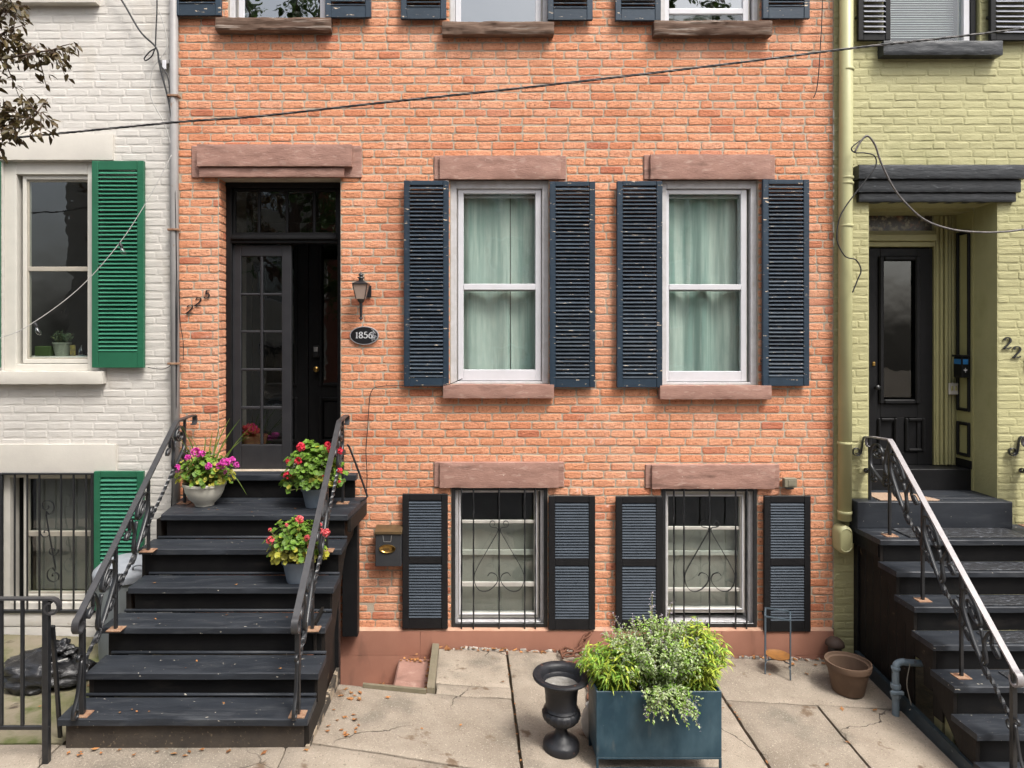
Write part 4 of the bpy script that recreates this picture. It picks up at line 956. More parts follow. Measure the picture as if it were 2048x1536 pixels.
kb = MB(); kb.hexa([(g0-.01, -1.62, gz(g0, -1.62)-.06), (g0+.05, -1.62, gz(g0, -1.62)-.06), (g0+.05, -.10, gz(g0, -.1)-.06), (g0-.01, -.10, gz(g0, -.1)-.06),
                    (g0+.0, -1.62, gz(g0, -1.62)+.09), (g0+.035, -1.62, gz(g0, -1.62)+.09), (g0+.035, -.10, gz(g0, -.1)+.11), (g0+.0, -.10, gz(g0, -.1)+.11)])
kb.build('kerb_board', M('blue_black_board', (.016, .026, .034), (.03, .045, .055), 9, .45, bump=.001, bscale=40, bst=(1, .2, 1), specks=(((.10, .12, .12), 30, .66, .72, None),)), SG)
bx('threshold_slab', m_tread, SG, wx(1715, 5.86), wx(2026, 5.86), -.14, -.011, GZ[0]+.0005, fl-.0005, c=.006)
m_rub = M('rubber_mat', (.018, .019, .021), (.03, .031, .034), 30, .4, bump=.012, bscale=42, bst=(.6, 1.8, 1), specks=(((.13, .14, .16), 46, .55, .62, (.5, 1.8, 1)),))
for k in range(1, 5):
    y0 = GD[k]-WD
    tag(bx('tread_mat', m_rub, None, 3.80, 4.75, y0+.025, y0+.20, GZ[k]+.002, GZ[k]+.008, c=.002), '%s black rubber mat down from the landing of the olive stoop' % ('first', 'second', 'third', 'fourth')[k-1], 'mat', 'rubber mats on the olive stoop')
tag(bx('door_mat', m_rub, None, 3.62, 4.60, -.42, -.16, GZ[0]+.003, GZ[0]+.011, c=.003), 'black textured doormat lying on the landing of the olive stoop', 'mat')
tm = MB(); tm.add([(x, y, fl+dz) for dz in (.002, .008) for x, y in ((x0+.04, -.10), (x0+.52, -.115), (x0+.56, -.09), (x0+.46, .17), (x0+.05, .17))], [(4,3,2,1,0), (5,6,7,8,9)]+[(i, (i+1) % 5, (i+1) % 5+5, i+5) for i in range(5)])
tag(tm.build('door_mat', M('tan_mat', (.36, .25, .18), (.30, .21, .15), 40, .95, bump=.002, bscale=200)), 'worn tan mat inside the doorway of the olive house', 'mat')
pos2 = [(-.07, GZ[0]), (-.35, GZ[0]), (-.76, GZ[2]), (-1.17, GZ[4]), (-1.63, GZ[6])]
bend2, end2 = (-.36, EYE-.888), (-1.655, EYE-2.161)
railing('black iron railing with sky sheen painted on its top before the olive house door', 3.495, -.02, EYE-.905, bend2, end2, pos2, .36, 0, sky_sheen=True)
railing('black iron railing on the far side of the olive stoop, only its scroll showing', 4.86, -.02, EYE-.905, bend2, end2, pos2, .36, 0, sky_sheen=True)
for X in (3.495, 4.86):
    mb = MB(); mb.ribbon(smoothpath([(X, -.03, EYE-.91), (X-.03, -.03, EYE-.92), (X-.045, -.03, EYE-1.0), (X-.055, -.03, EYE-1.06)]+[(X-.092+.040*math.cos(a)*(1-i*.03), -.03, EYE-1.04+.04*math.sin(a)*(1-i*.03)) for i, a in enumerate([R(-20-i*26) for i in range(18)])], 3), (0, 1, 0), .024, .006)
    rl_ = [o for o in bpy.data.objects if o.name.startswith('stair_railing') and abs(o.location.x-X) < .01][0]
    mb.build('wall_scroll', m_iron, rl_, True)
# ================================================================== things on the pavement
m_urn = M('urn_black_paint', (.011, .012, .015), (.018, .019, .023), 14, .36, r2=.55, bump=.0012, bscale=90, specks=(((.16, .07, .04), 30, .68, .73, None),))
m_teal = M('teal_metal', (.010, .035, .055), (.015, .046, .068), 4, .42, r2=.55, bump=.0004, bscale=150, specks=(((.06, .11, .14), 4, .5, .8, (1, 1, .5)), ((.12, .115, .10), 7, .62, .8, (1, 1, .3)), ((.3, .33, .33), 60, .73, .75, None)))
uc = Vector((.618, -1.50, 0)); uc.z = gz(uc.x, uc.y)+.003
urn = thing('garden_urn', 'black footed garden urn with fluted bowl, empty, left of the planter', 'urn', uc)
prof = [(.001, 0), (.112, 0), (.119, .012), (.119, .045), (.112, .062), (.085, .078), (.060, .095), (.042, .118), (.036, .140), (.040, .155), (.052, .160), (.052, .168)]
MB().lathe(prof, uc, 40).build('foot', m_urn, urn, 'auto')
MB().lathe([(.050, .1682), (.085, .182), (.113, .208), (.124, .235), (.122, .255), (.108, .272)], uc, 64, mod=lambda i, a: 1+.07*(abs(math.sin(a*9))-.5)*(1 if 0 < i < 5 else 0)).build('bowl', m_urn, urn, True)
MB().lathe([(.108, .2722), (.113, .278), (.106, .288), (.102, .296), (.105, .36), (.112, .41), (.120, .445), (.138, .462), (.172, .470), (.186, .478), (.189, .488), (.184, .497), (.168, .501), (.146, .495), (.134, .485), (.128, .46), (.118, .42), (.001, .42)], uc, 48).build('body', m_urn, urn, 'auto')
MB().lathe([(.001, .4202), (.117, .4202), (.1185, .4235), (.001, .424)], uc, 32).build('dried_soil', M('pale_dry_soil', (.30, .29, .27), (.20, .19, .17), 30, .95, bump=.004, bscale=90, specks=(((.05, .04, .03), 70, .66, .7, None),)), urn)
bx0, bx1, by0, by1, bz0, bz1 = .812, 1.602, -1.70, -1.42, EYE-2.678, EYE-2.262
PL = thing('planter_box', 'dark teal metal planter box on a low stand, full of foliage', 'planter', ((bx0+bx1)/2, (by0+by1)/2, gz(1.2, -1.6)))
mb = MB(); mb.ring(bx0, bx1, 0, 1, by0, by1, .012)
pb = MB(); pb.box(bx0, bx1, by0, by0+.012, bz0, bz1, .003); pb.box(bx0, bx1, by1-.012, by1, bz0, bz1, .003); pb.box(bx0, bx0+.012, by0+.0122, by1-.0122, bz0, bz1, .003); pb.box(bx1-.012, bx1, by0+.0122, by1-.0122, bz0, bz1, .003); pb.box(bx0+.0122, bx1-.0122, by0+.0122, by1-.0122, bz0+.001, bz0+.01, 0)
pb.build('box', m_teal, PL)
bx('soil', m_soil, PL, bx0+.013, bx1-.013, by0+.013, by1-.013, bz1-.10, bz1-.06, c=.004)
zg = [gz(x, y)+.002 for x in (bx0, bx1) for y in (by0, by1)]; st = MB(); q = .007
for x in (bx0+q, bx1-q):
    for y in (by0+q, by1-q): st.box(x-q, x+q, y-q, y+q, gz(x, y)+.002, bz0-.012, .001)
for y in (by0+q, by1-q):
    st.box(bx0+.0145, bx1-.0145, y-q, y+q, max(zg)+.004, max(zg)+.016, .001); st.box(bx0, bx1, y-q, y+q, bz0-.0118, bz0-.0006, .001)
for x in (bx0+q, bx1-q): st.box(x-q, x+q, by0+.0145, by1-.0145, bz0-.0118, bz0-.0006, .001)
st.build('stand', m_teal, PL)
jc = Vector((.86, -1.32, 0)); jc.z = gz(jc.x, jc.y)+.003
tag(MB().lathe([(.001, 0), (.05, 0), (.075, .05), (.082, .11), (.070, .165), (.05, .195), (.053, .215), (.046, .217), (.042, .195), (.06, .16), (.001, .15)], jc, 28).build('white_jar', M('white_glaze', (.60, .58, .55), None, 6, .35), None, True), 'small white jar half hidden between the black urn and the teal planter', 'jar')
# rusty chain
ch = thing('rusty_chain', 'heap of rusty heavy chain lying by the wall behind the urn', 'chain', (.95, -.15, gz(.95, -.15)))
lm = MB(); n = 20; cpts = []
for i in range(n): a = 2*math.pi*i/n; cpts.append((.034*math.cos(a)*1.0+(.012 if math.cos(a) > 0 else -.012), .021*math.sin(a), 0))
lm.tube(cpts+[cpts[0]], .0085, 7, cap=False); lme = bpy.data.meshes.new('link'); lme.from_pydata(lm.v, [], lm.f); lme.materials.append(m_chain); lme.update(); lme.polygons.foreach_set('use_smooth', [True]*len(lme.polygons))
cp = [(1.10, -.06, EYE-2.60), (1.02, -.085, EYE-2.64), (.97, -.12, EYE-2.70), (.90, -.16, EYE-2.725), (.83, -.14, EYE-2.72), (.80, -.22, EYE-2.73), (.90, -.25, EYE-2.71), (.98, -.22, EYE-2.72), (1.03, -.30, EYE-2.735), (.93, -.36, EYE-2.74), (.84, -.34, EYE-2.74), (.82, -.46, EYE-2.745), (.90, -.55, EYE-2.745), (.95, -.70, EYE-2.745), (.92, -.88, EYE-2.745), (.93, -1.02, EYE-2.745)]
path = smoothpath(cp, 10); acc = 0; k = 0; last = path[0]
for i in range(1, len(path)):
    acc += (path[i]-path[i-1]).length
    if acc > .066:
        acc = 0; t = (path[i]-path[i-1]).normalized(); p = path[i].copy()
        zmin = gz(p.x, p.y)+(.012 if k % 2 else .022)
        p.z = max(p.z, zmin)
        rot = t.to_track_quat('X', 'Z').to_matrix() @ Matrix.Rotation(R(90 if k % 2 else 12)+random.gauss(0, .25), 3, 'X')
        link('link', lme, p, ch, rot=rot.to_euler()); k += 1
# thin plant stand with a saucer
sc_ = Vector((2.60, -.28, gz(2.60, -.28))); SD = thing('plant_stand', 'thin blue grey metal plant stand with rusty saucer by the foundation', 'plant stand', sc_)
m_std = M('blue_grey_steel', (.055, .08, .10), (.08, .10, .12), 20, .5); cs = []
for a in (20, 110, 200, 290): cs.append((sc_.x+.135*math.cos(R(a)), sc_.y+.135*math.sin(R(a))))
mb = MB(); zt = EYE-2.36
for i in range(4):
    (ax, ay), (bx_, by_) = cs[i], cs[(i+1) % 4]
    mb.tube([(ax, ay, zt), (bx_, by_, zt)], .008, 4)
mb.build('top_frame', m_std, SD)
for (ax, ay) in cs:
    zl = gz(ax, ay)+.004; mb = MB(); mb.tube([(ax, ay, zt), (ax, ay, zl+.12), (ax*.9+sc_.x*.1, ay*.9+sc_.y*.1, zl+.10), (ax*.98+sc_.x*.02, ay*.98+sc_.y*.02, zl+.085), (ax*1.0, ay, zl)], .0065, 4); mb.build('leg', m_std, SD)
mb = MB()
for i in (0, 1): mb.tube([(*cs[i], sc_.z+.115), (*cs[i+2], sc_.z+.115+.009*i)], .005, 4)
mb.build('lower_brace', m_std, SD)
MB().lathe([(.001, 0), (.08, 0), (.098, .016), (.094, .017), (.078, .006), (.001, .005)], (sc_.x, sc_.y, sc_.z+.13), 28).build('saucer', M('rusty_saucer', (.30, .13, .03), (.20, .09, .03), 14, .6), SD, 'auto')
# brown flowerpot
bc = Vector((3.05, -.53, 0)); bc.z = gz(bc.x, bc.y)+.006
tag(MB().lathe([(.001, 0), (.112, 0), (.117, .006), (.152, .185), (.154, .19), (.164, .192), (.172, .235), (.170, .242), (.158, .242), (.152, .225), (.140, .218), (.110, .03), (.001, .028)], bc, 40).build('flower_pot', M('brown_clay', (.135, .085, .055), (.105, .066, .044), 7, .75, bump=.0006, bscale=60, specks=(((.20, .14, .10), 5, .6, .8, (1, 1, .3)),)), None, 'auto'), 'empty brown flowerpot standing on the pavement next to the olive stoop', 'flower pot')
vp = thing('vent_pipe', 'short black vent pipe with a domed cap at the foundation corner', 'vent', (3.16, -.13, gz(3.16, -.13)))
vz = gz(3.16, -.13); MB().lathe([(.055, -.02), (.055, .16)], (3.16, -.13, vz), 20).build('pipe', m_iron, vp, 'auto')
MB().lathe([(.074, .165), (.078, .17), (.07, .20), (.045, .225), (.018, .235), (.001, .237)], (3.16, -.13, vz), 24).build('cap', M('brown_cast_cap', (.07, .045, .035), None, 20, .7), vp, True)
# gas riser
gx, gy = 3.262, -.80; gzz = gz(gx, gy); m_gas = M('blue_grey_pipe_paint', (.13, .18, .22), (.18, .22, .25), 12, .6, bump=.001, bscale=60, specks=(((.09, .06, .04), 20, .64, .72, None),))
gp = thing('gas_pipe', 'blue grey gas riser with a valve bending into the olive stoop', 'pipe', (gx, gy, gzz))
MB().tube(smoothpath([(gx, gy, gzz-.03), (gx, gy, gzz+.18), (gx, gy, gzz+.345), (gx+.012, gy, gzz+.385), (gx+.05, gy, gzz+.40), (gx+.10, gy, gzz+.395), (gx+.2, gy, gzz+.39)], 6), .025, 12).build('riser_pipe', m_gas, gp, True)
for h0, h1, rr in ((.13, .165, .035), (.20, .235, .036), (.34, .365, .032)): MB().lathe([(rr*.9, h0), (rr, h0+.005), (rr, h1-.005), (rr*.9, h1)], (gx, gy, gzz), 8).build('coupling', m_gas, gp)
bx('valve', m_gas, gp, gx-.06, gx+.04, gy-.045, gy-.02, gzz+.168, gzz+.195, c=.005)
MB().tube(smoothpath([(gx+.09, gy-.03, gzz+.40), (gx+.06, gy-.04, gzz+.25), (gx+.09, gy-.045, gzz+.09), (gx+.07, gy-.05, gzz+.06)], 6), .003, 5).build('bond_wire', M('wire_grey', (.3, .28, .24), None, 9, .6), gp)
# ================================================================== things on the walls
mbx = thing('mailbox', 'black metal mailbox with brass oval beside the basement shutter', 'mailbox', W(777, 1140, 5.93))
a, b = wx(751, 5.9), wx(803, 5.9); zt, zb_ = wz(1067, 5.9), wz(1132, 5.9)
bod = MB().box(a, b, -.115, -.012, zb_, zt, .004).build('box_body', M('mailbox_metal', (.028, .030, .034), (.035, .037, .041), 10, .42), mbx)
ld = MB(); ld.hexa([(a-.004, -.125, zt+.001), (b+.006, -.125, zt+.001), (b+.006, -.012, zt+.03), (a-.004, -.012, zt+.03), (a-.004, -.125, zt+.022), (b+.006, -.125, zt+.022), (b+.006, -.012, zt+.052), (a-.004, -.012, zt+.052)]); ld.build('lid', M('tarnished_lid', (.20, .14, .07), (.13, .09, .055), 14, .4, metal=.6), mbx)
oc = (wx(774.5, 5.88), -.1155, wz(1098, 5.88))
def oval(cx, y, cz, rx, rz, prof, n=40):
    mb = MB(); m = len(prof)
    for (k, dy) in prof:
        for i in range(n): t = 2*math.pi*i/n; mb.v.append((cx+rx*k*math.cos(t), y-dy, cz+rz*k*math.sin(t)))
    for j in range(m-1):
        for i in range(n): mb.f.append((j*n+i, j*n+(i+1) % n, (j+1)*n+(i+1) % n, (j+1)*n+i))
    mb.f.append(tuple((m-1)*n+i for i in range(n))); return mb
ov = oval(*oc, .072, .037, [(1, 0), (1, .004), (.95, .010), (.84, .009), (.72, .003), (.5, .0025)]).build('brass_oval', m_brass, bod, 'auto')
fr_ = MB()      # thin bright outline above the oval, and the four small letters in it
ow_, oh_ = .040, .055; zt2 = zt-.012
for p in ([(oc[0]-ow_*.95, zt2), (oc[0]-ow_*.75, zt2-oh_), (oc[0]+ow_*.75, zt2-oh_), (oc[0]+ow_*.9, zt2)],): fr_.ribbon([(x, -.1165, z) for x, z in p], (0, 1, 0), .002, .004)
fr_.build('clip_outline', m_silver, bod)
GL_ = {'M': [[(0, 0), (0, 1), (.35, .4), (.7, 1), (.7, 0)]], 'A': [[(0, 0), (.35, 1), (.7, 0)], [(.15, .4), (.55, .4)]], 'I': [[(.1, 0), (.1, 1)]], 'L': [[(0, 1), (0, 0), (.5, 0)]],
       '2': [[(.02, .74), (.10, .92), (.30, 1), (.52, .93), (.60, .74), (.52, .55), (.28, .30), (.02, .06), (.0, .0), (.2, .05), (.45, .02), (.66, .10)]],
       '5': [[(.60, 1.0), (.22, .98), (.16, .58), (.36, .64), (.56, .52), (.60, .30), (.48, .08), (.25, .0), (.05, .08), (.03, .18)]],
       '1': [[(.08, .84), (.22, 1), (.22, 0)], [(.06, .0), (.38, .0)]],
       '8': [[(.30, .53), (.12, .64), (.08, .80), (.18, .96), (.32, 1), (.46, .95), (.53, .80), (.47, .64), (.30, .53), (.10, .40), (.04, .22), (.14, .04), (.31, 0), (.48, .05), (.57, .22), (.50, .40), (.30, .53)]],
       '6': [[(.54, .97), (.30, .86), (.12, .62), (.05, .34), (.10, .10), (.30, 0), (.50, .08), (.58, .29), (.50, .50), (.31, .57), (.14, .49), (.06, .36)]]}
def glyph(mb, chs, x, y, z, h, wgt, th=.003, cal=0., slant=0.):
    for ch_ in chs:
        adv = 0
        for st_ in GL_[ch_]:
            pts = st_ if len(st_) < 5 and ch_ not in '25' else [(p.x, p.z) for p in smoothpath([(a_, 0, b_) for a_, b_ in st_], 5)]
            if ch_ == 'M': pts = st_
            vs = []; fs = []; m = len(pts)
            for i, (a_, b_) in enumerate(pts):
                j0, j1 = max(i-1, 0), min(i+1, m-1); tx_, tz_ = pts[j1][0]-pts[j0][0], pts[j1][1]-pts[j0][1]; l = math.hypot(tx_, tz_) or 1
                nx_, nz_ = -tz_/l, tx_/l; ww = wgt*(1+cal*(abs(tz_/l)-abs(tx_/l)))/2
                for s in (-1, 1):
                    for dy in (0, -th): vs.append((x+(a_+slant*b_)*h+nx_*ww*s, y+dy, z+b_*h+nz_*ww*s))
            for i in range(m-1):
                o_ = i*4; fs += [(o_+1, o_+3, o_+7, o_+5), (o_, o_+4, o_+6, o_+2), (o_+1, o_+5, o_+4, o_), (o_+2, o_+6, o_+7, o_+3)]
            fs += [(0, 2, 3, 1), (m*4-4, m*4-3, m*4-1, m*4-2)]; mb.add(vs, fs); adv = max(adv, max(p[0] for p in pts))
        x += (adv+.22)*h
gm = MB(); glyph(gm, 'MAIL', oc[0]-.030, -.1185, oc[2]-.009, .018, .0028, .001); gm.build('lettering', m_iron, ov)
# lantern
lc = W(722, 600, 5.88); LN = thing('wall_lantern', 'black coach lantern with frosted glass mounted beside the doorway', 'lantern', W(722, 642, 5.9))
k = 5.87/F; Y0 = lc.y
def frus(mb, cx, cy, z0, z1, w0, w1, d0=None, d1=None):
    d0 = d0 or w0; d1 = d1 or w1
    mb.hexa([(cx-w0, cy-d0, z0), (cx+w0, cy-d0, z0), (cx+w0, cy+d0, z0), (cx-w0, cy+d0, z0), (cx-w1, cy-d1, z1), (cx+w1, cy-d1, z1), (cx+w1, cy+d1, z1), (cx-w1, cy+d1, z1)])
zA, zB = wz(598, 5.87), wz(569, 5.87); m_lg = M('frosted_lantern_glass', (.32, .24, .20), (.36, .28, .23), 6, .25)
mb = MB(); frus(mb, lc.x, Y0, zA, zB, .036, .062); mb.build('glass', m_lg, LN)
mb = MB()
for sx in (-1, 1):
    for sy in (-1, 1): mb.tube([(lc.x+sx*.0365, Y0+sy*.0365, zA), (lc.x+sx*.0625, Y0+sy*.0625, zB)], .0045, 4)
mb.build('cage', m_iron, LN)
mb = MB(); frus(mb, lc.x, Y0, zB+.0005, zB+.007, .070, .070); frus(mb, lc.x, Y0, zB+.0075, zB+.030, .066, .030); mb.build('hood', m_iron, LN)
MB().lathe([(.030, .031), (.020, .036), (.020, .052), (.033, .056), (.030, .064), (.016, .068), (.016, .078), (.024, .082), (.020, .092), (.008, .097), (.006, .106), (.001, .112)], (lc.x, Y0, zB), 20).build('finial', m_iron, LN, 'auto')
MB().lathe([(.004, -.185), (.008, -.180), (.009, -.172), (.021, -.168), (.019, -.160), (.010, -.155), (.013, -.09), (.014, -.035), (.026, -.022), (.032, -.008), (.036, -.0005)], (lc.x, Y0, zA), 20).build('tail', m_iron, LN, 'auto')
mb = MB(); mb.box(lc.x+.030, lc.x+.075, -.02, -.004, zA+.02, zB+.0, .003); mb.tube([(lc.x+.0, Y0+.03, zB+.012), (lc.x+.045, -.015, zB-.03)], .010, 8); mb.build('back_plate', m_iron, LN)
# oval date plaque
pc = (wx(729), -.004, wz(671)); k = WD/F
m_plq = M('plaque_black', (.012, .012, .014), None, 20, .4); m_pew = M('plaque_pewter', (.42, .43, .45), (.34, .35, .37), 60, .45, metal=.4)
PQ = thing('date_plaque', 'black oval plaque reading 1856 with a silver rim', 'plaque', (pc[0], 0, pc[2]-.085))
oval(*pc, 29*k, 18.5*k, [(1, -.002), (1, .012), (.985, .015)]).build('rim', m_pew, PQ, 'auto')
oval(pc[0], pc[1]-.0153, pc[2], 27*k, 16.8*k, [(1, 0), (1, .0006)]).build('field', m_plq, PQ)
mb = MB(); glyph(mb, '1856', pc[0]-.076, pc[1]-.016, pc[2]-.022, .052, .0075, .002, .35); mb.build('numerals', M('plaque_silver', (.62, .63, .65), None, 20, .4), PQ)
mb = MB()
for i in range(70):      # raised wreath at the right
    a_ = random.uniform(-1.1, 1.5); rr = random.uniform(.55, .9); x_ = pc[0]+27*k*rr*math.cos(a_*.7); z_ = pc[2]+16.8*k*rr*math.sin(a_*.8)
    if x_ < pc[0]+.062: continue
    b_ = random.uniform(0, 6.28); l_ = .006
    mb.add([(x_-l_*math.cos(b_), pc[1]-.0163, z_-l_*math.sin(b_)), (x_+.003*math.sin(b_), pc[1]-.0185, z_-.003*math.cos(b_)), (x_+l_*math.cos(b_), pc[1]-.0163, z_+l_*math.sin(b_)), (x_-.003*math.sin(b_), pc[1]-.0185, z_+.003*math.cos(b_))], [(0, 1, 2, 3), (3, 2, 1, 0)])
mb.build('wreath', m_pew, PQ)
# house numerals
for i, (ch_, px, py, h) in enumerate((('2', 374, 627, 17), ('2', 391, 612, 17), ('5', 409, 597, 16))):
    mb = MB(); glyph(mb, ch_, wx(px), -.006, wz(py), h*k, .0085, .007, .35, .12)
    tag(mb.build('house_numeral', m_iron), ('lowest black numeral 2 of the slanting number beside the brick doorway', 'middle black numeral 2 of the slanting number beside the brick doorway', 'black numeral 5 at the top of the slanting house number')[i], 'house number', 'numerals of the brick house')
for i, (ch_, px, py, h) in enumerate((('2', 2006, 697, 22), ('2', 2025, 715, 22), ('1', 2047, 738, 22))):
    mb = MB(); glyph(mb, ch_, wx(px), -.006, wz(py), h*k, .013, .010, .35)
    tag(mb.build('house_numeral', m_iron), ('first black numeral 2 on the olive wall', 'second black numeral 2 on the olive wall, lower', 'third black numeral on the olive wall, cut by the picture edge')[i], 'house number', 'numerals of the olive house')
jb = thing('outlet_box', 'small weathered metal outlet box right of the basement lintel', 'outlet box', W(1575, 973))
m_obox = M('old_box_metal', (.22, .20, .14), (.15, .135, .10), 20, .6)
bx('box_body', m_obox, jb, wx(1563), wx(1588), -.06, -.012, wz(972), wz(954), c=.004); bx('cover', m_obox, jb, wx(1570), wx(1584), -.064, -.0605, wz(969), wz(957), c=.002); bx('lower_lip', m_iron, jb, wx(1567), wx(1582), -.055, -.015, wz(976), wz(972.3), c=.002)
# downspouts
m_gpip = M('grey_pipe_paint', (.30, .29, .285), (.25, .24, .235), 6, .5, specks=(((.20, .12, .08), 14, .64, .74, None),))
dp = thing('downspout', 'narrow grey downspout between the white and the brick house', 'downspout', (wx(349, 5.95), -.05, wz(1285, 5.95)))
MB().tube([(wx(346, 5.95), -.045, TOP), (wx(348, 5.95), -.045, wz(400, 5.95)), (wx(353, 5.95), -.045, wz(1285, 5.95))], .036, 16).build('pipe', m_gpip, dp, True)
for py in (193, 460, 727): bx('strap', m_rust, dp, wx(338, 5.95), wx(359, 5.95), -.088, -.012, wz(py+2, 5.95), wz(py-2, 5.95), c=.002)
dq = thing('downspout', 'wide olive painted downspout at the corner of the olive house', 'downspout', (wx(1690, 5.93), -.07, wz(1105, 5.93)))
MB().tube([(wx(1695, 5.93), -.068, TOP), (wx(1691, 5.93), -.068, wz(500, 5.93)), (wx(1689.5, 5.93), -.068, wz(1040, 5.93))], .055, 20).build('pipe', m_gpipe, dq, True)
for py in (140, 356, 367, 452, 886, 1024): MB().lathe([(.056, -.012), (.0595, -.009), (.0595, .009), (.056, .012)], (wx(1695-5.5*min(1, py/900), 5.93), -.068, wz(py, 5.93)), 20).build('collar', m_gpipe, dq, True)
bo = MB(); n = 24; o_ = []
for i in range(n): a_ = 2*math.pi*i/n; o_.append((.060*math.cos(a_), (.055 if math.sin(a_) > 0 else -.055)+.06*math.sin(a_)))
cxb, czb = wx(1689, 5.9), wz(1079, 5.9)
for (s, yy) in ((1, -.012), (1, -.11), (.86, -.132), (.80, -.125), (.5, -.13)): bo.v += [(cxb+x_*s, yy, czb+z_*(1.05 if s == 1 else s)) for x_, z_ in o_]
for j in range(4): bo.f += [(j*n+i, (j+1)*n+i, (j+1)*n+(i+1) % n, j*n+(i+1) % n) for i in range(n)]
bo.f.append(tuple(4*n+i for i in range(n))[::-1]); bo.build('boot', m_gpipe, dq, 'auto')
# ================================================================== cables
m_cab = M('black_cable', (.02, .02, .022), None, 20, .5); m_cab2 = M('bare_grey_cable', (.16, .145, .14), (.08, .075, .075), 40, .45); m_thin = M('pale_wire', (.42, .41, .39), None, 20, .6)
oc_ = [(-1400, 372), (-500, 322), (0, 278), (352, 244.5), (512, 233), (768, 205), (1024, 178), (1280, 149), (1536, 118), (1700, 97), (2048, 57), (2600, -18), (3400, -150)]
base = smoothpath([W(px, py, 4.9) for px, py in oc_], 30)
CB = thing('overhead_cable', 'twisted overhead service cable slanting across all three houses', 'cable', base[0])
cum = 0
for s in range(3):
    pts = []; cum = 0
    for i, p in enumerate(base):
        if i: cum += (p-base[i-1]).length
        a_ = cum*34+s*2.094; pts.append(p+Vector((0, .0046*math.cos(a_), .0046*math.sin(a_))))
    MB().tube(pts, .0048, 6).build('strand', m_cab2 if s == 0 else m_cab, CB, True)
def wire(label, P, r, mat=m_cab, name='wire', D=5.93, n=10):
    return tag(MB().tube(smoothpath([W(p[0], p[1], p[2] if len(p) > 2 else D) for p in P], n), r, 6).build(name, mat, None, True), label, 'wire')
wire('black wire slanting from the top edge down the grey downspout', [(200, -60), (243, 0), (280, 62), (312, 95), (318, 125), (328, 165), (338, 205), (344, 250), (348, 330), (347, 420), (350, 560), (352, 700), (351, 840), (346, 960), (342, 1030)], .008)
wire('thin black wire running straight down to the bracket on the white wall', [(313, -200), (314, 0), (312, 60), (311, 97)], .006)
wire('looped black drop wire at the bracket on the white wall', [(311, 97), (300, 103), (289, 116), (292, 121), (304, 112), (312, 97), (322, 130), (330, 142), (338, 165), (343, 230), (346, 300), (349, 345), (352, 480), (354, 620), (353, 760), (352, 850)], .0055)
wire('pale thin wire trailing down the white wall beside the downspout', [(318, 20), (330, 60), (334, 95), (320, 118), (305, 140), (301, 180), (306, 205), (325, 240), (338, 275), (344, 305)], .004, m_thin)
wire('short wire stub beside the house numerals', [(358, 560), (360, 640), (366, 680), (367, 720)], .0035, D=5.95)
wire('thin wire loop below the green shutter', [(296, 735), (325, 738), (343, 728), (351, 700)], .0035)
wire('thin black wire bending down the bricks left of the mailbox', [(925, 757, 5.9), (905, 766, 5.9), (880, 771, 5.9), (800, 771), (755, 774), (742, 785), (738, 812), (735, 860), (732, 900), (734, 950), (733, 985)], .0042, D=5.965)
wire('dangling black wire hanging over the bricks near the olive downspout', [(1648, -200), (1645, 0), (1641, 90), (1637, 150), (1633, 180), (1627, 196)], .0045, D=5.965)
wire('grey service cable looping across the olive doorway', [(1710, 303), (1722, 282), (1735, 272), (1750, 290), (1762, 325), (1785, 372), (1810, 405), (1850, 440), (1900, 458), (1950, 464), (2000, 464), (2060, 457), (2300, 420)], .0085, m_cab2, D=5.75)
wire('black wire hooked around the top of the olive downspout loop', [(1735, 272), (1715, 285), (1703, 297), (1710, 305), (1730, 306), (1749, 312), (1751, 333), (1730, 362), (1712, 385), (1690, 415), (1678, 440), (1674, 480), (1690, 512), (1712, 520), (1722, 540), (1715, 560), (1705, 585)], .0055, D=5.82)
bk_ = thing('wall_bracket', 'white insulator bracket where the wires meet the downspout', 'bracket', W(328, 130, 5.95)); bx('bracket_body', m_gpip, bk_, wx(318, 5.95), wx(338, 5.95), -.06, -.008, wz(128, 5.95), wz(120, 5.95)); bx('insulator', m_vinyl, bk_, wx(326, 5.95), wx(334, 5.95), -.07, -.0615, wz(140, 5.95), wz(122, 5.95))
# string lights
SL = thing('string_light', 'string of clear bulbs slung across the white house window', 'string lights', W(70, 650, 5.6))
sp_ = [(343, 310, 5.9), (300, 392, 5.82), (240, 485, 5.72), (160, 575, 5.62), (70, 643, 5.5), (0, 676, 5.4), (-200, 730, 5.2), (-500, 760, 5)]
MB().tube(smoothpath([W(*p) for p in sp_], 14), .0035, 5).build('cord', m_thin, SL, True)
m_bulb = glass('bulb_glass', (.95, .95, .92), 3)
for (px, py, D) in ((240, 486, 5.72), (70, 645, 5.5)):
    c_ = W(px, py, D); bd = lambda v: np.stack([v[:, 0]*.93+v[:, 2]*.36*-1*-1*0+c_.x+(-v[:, 2])*.35, v[:, 1]+c_.y, v[:, 2]*.94+c_.z], 1)
    so_ = MB().lathe([(.008, -.004), (.013, -.008), (.014, -.034), (.012, -.038), (.012, .002)][::-1] and [(.012, -.042), (.0145, -.036), (.0145, -.008), (.009, .0), (.004, .006)], (0, 0, 0), 14).build('socket', m_cab, SL, True, bend=bd)
    MB().lathe([(.001, -.108), (.012, -.104), (.021, -.092), (.024, -.078), (.019, -.06), (.011, -.046), (.010, -.042)], (0, 0, 0), 16).build('bulb', m_bulb, so_, True, bend=bd)
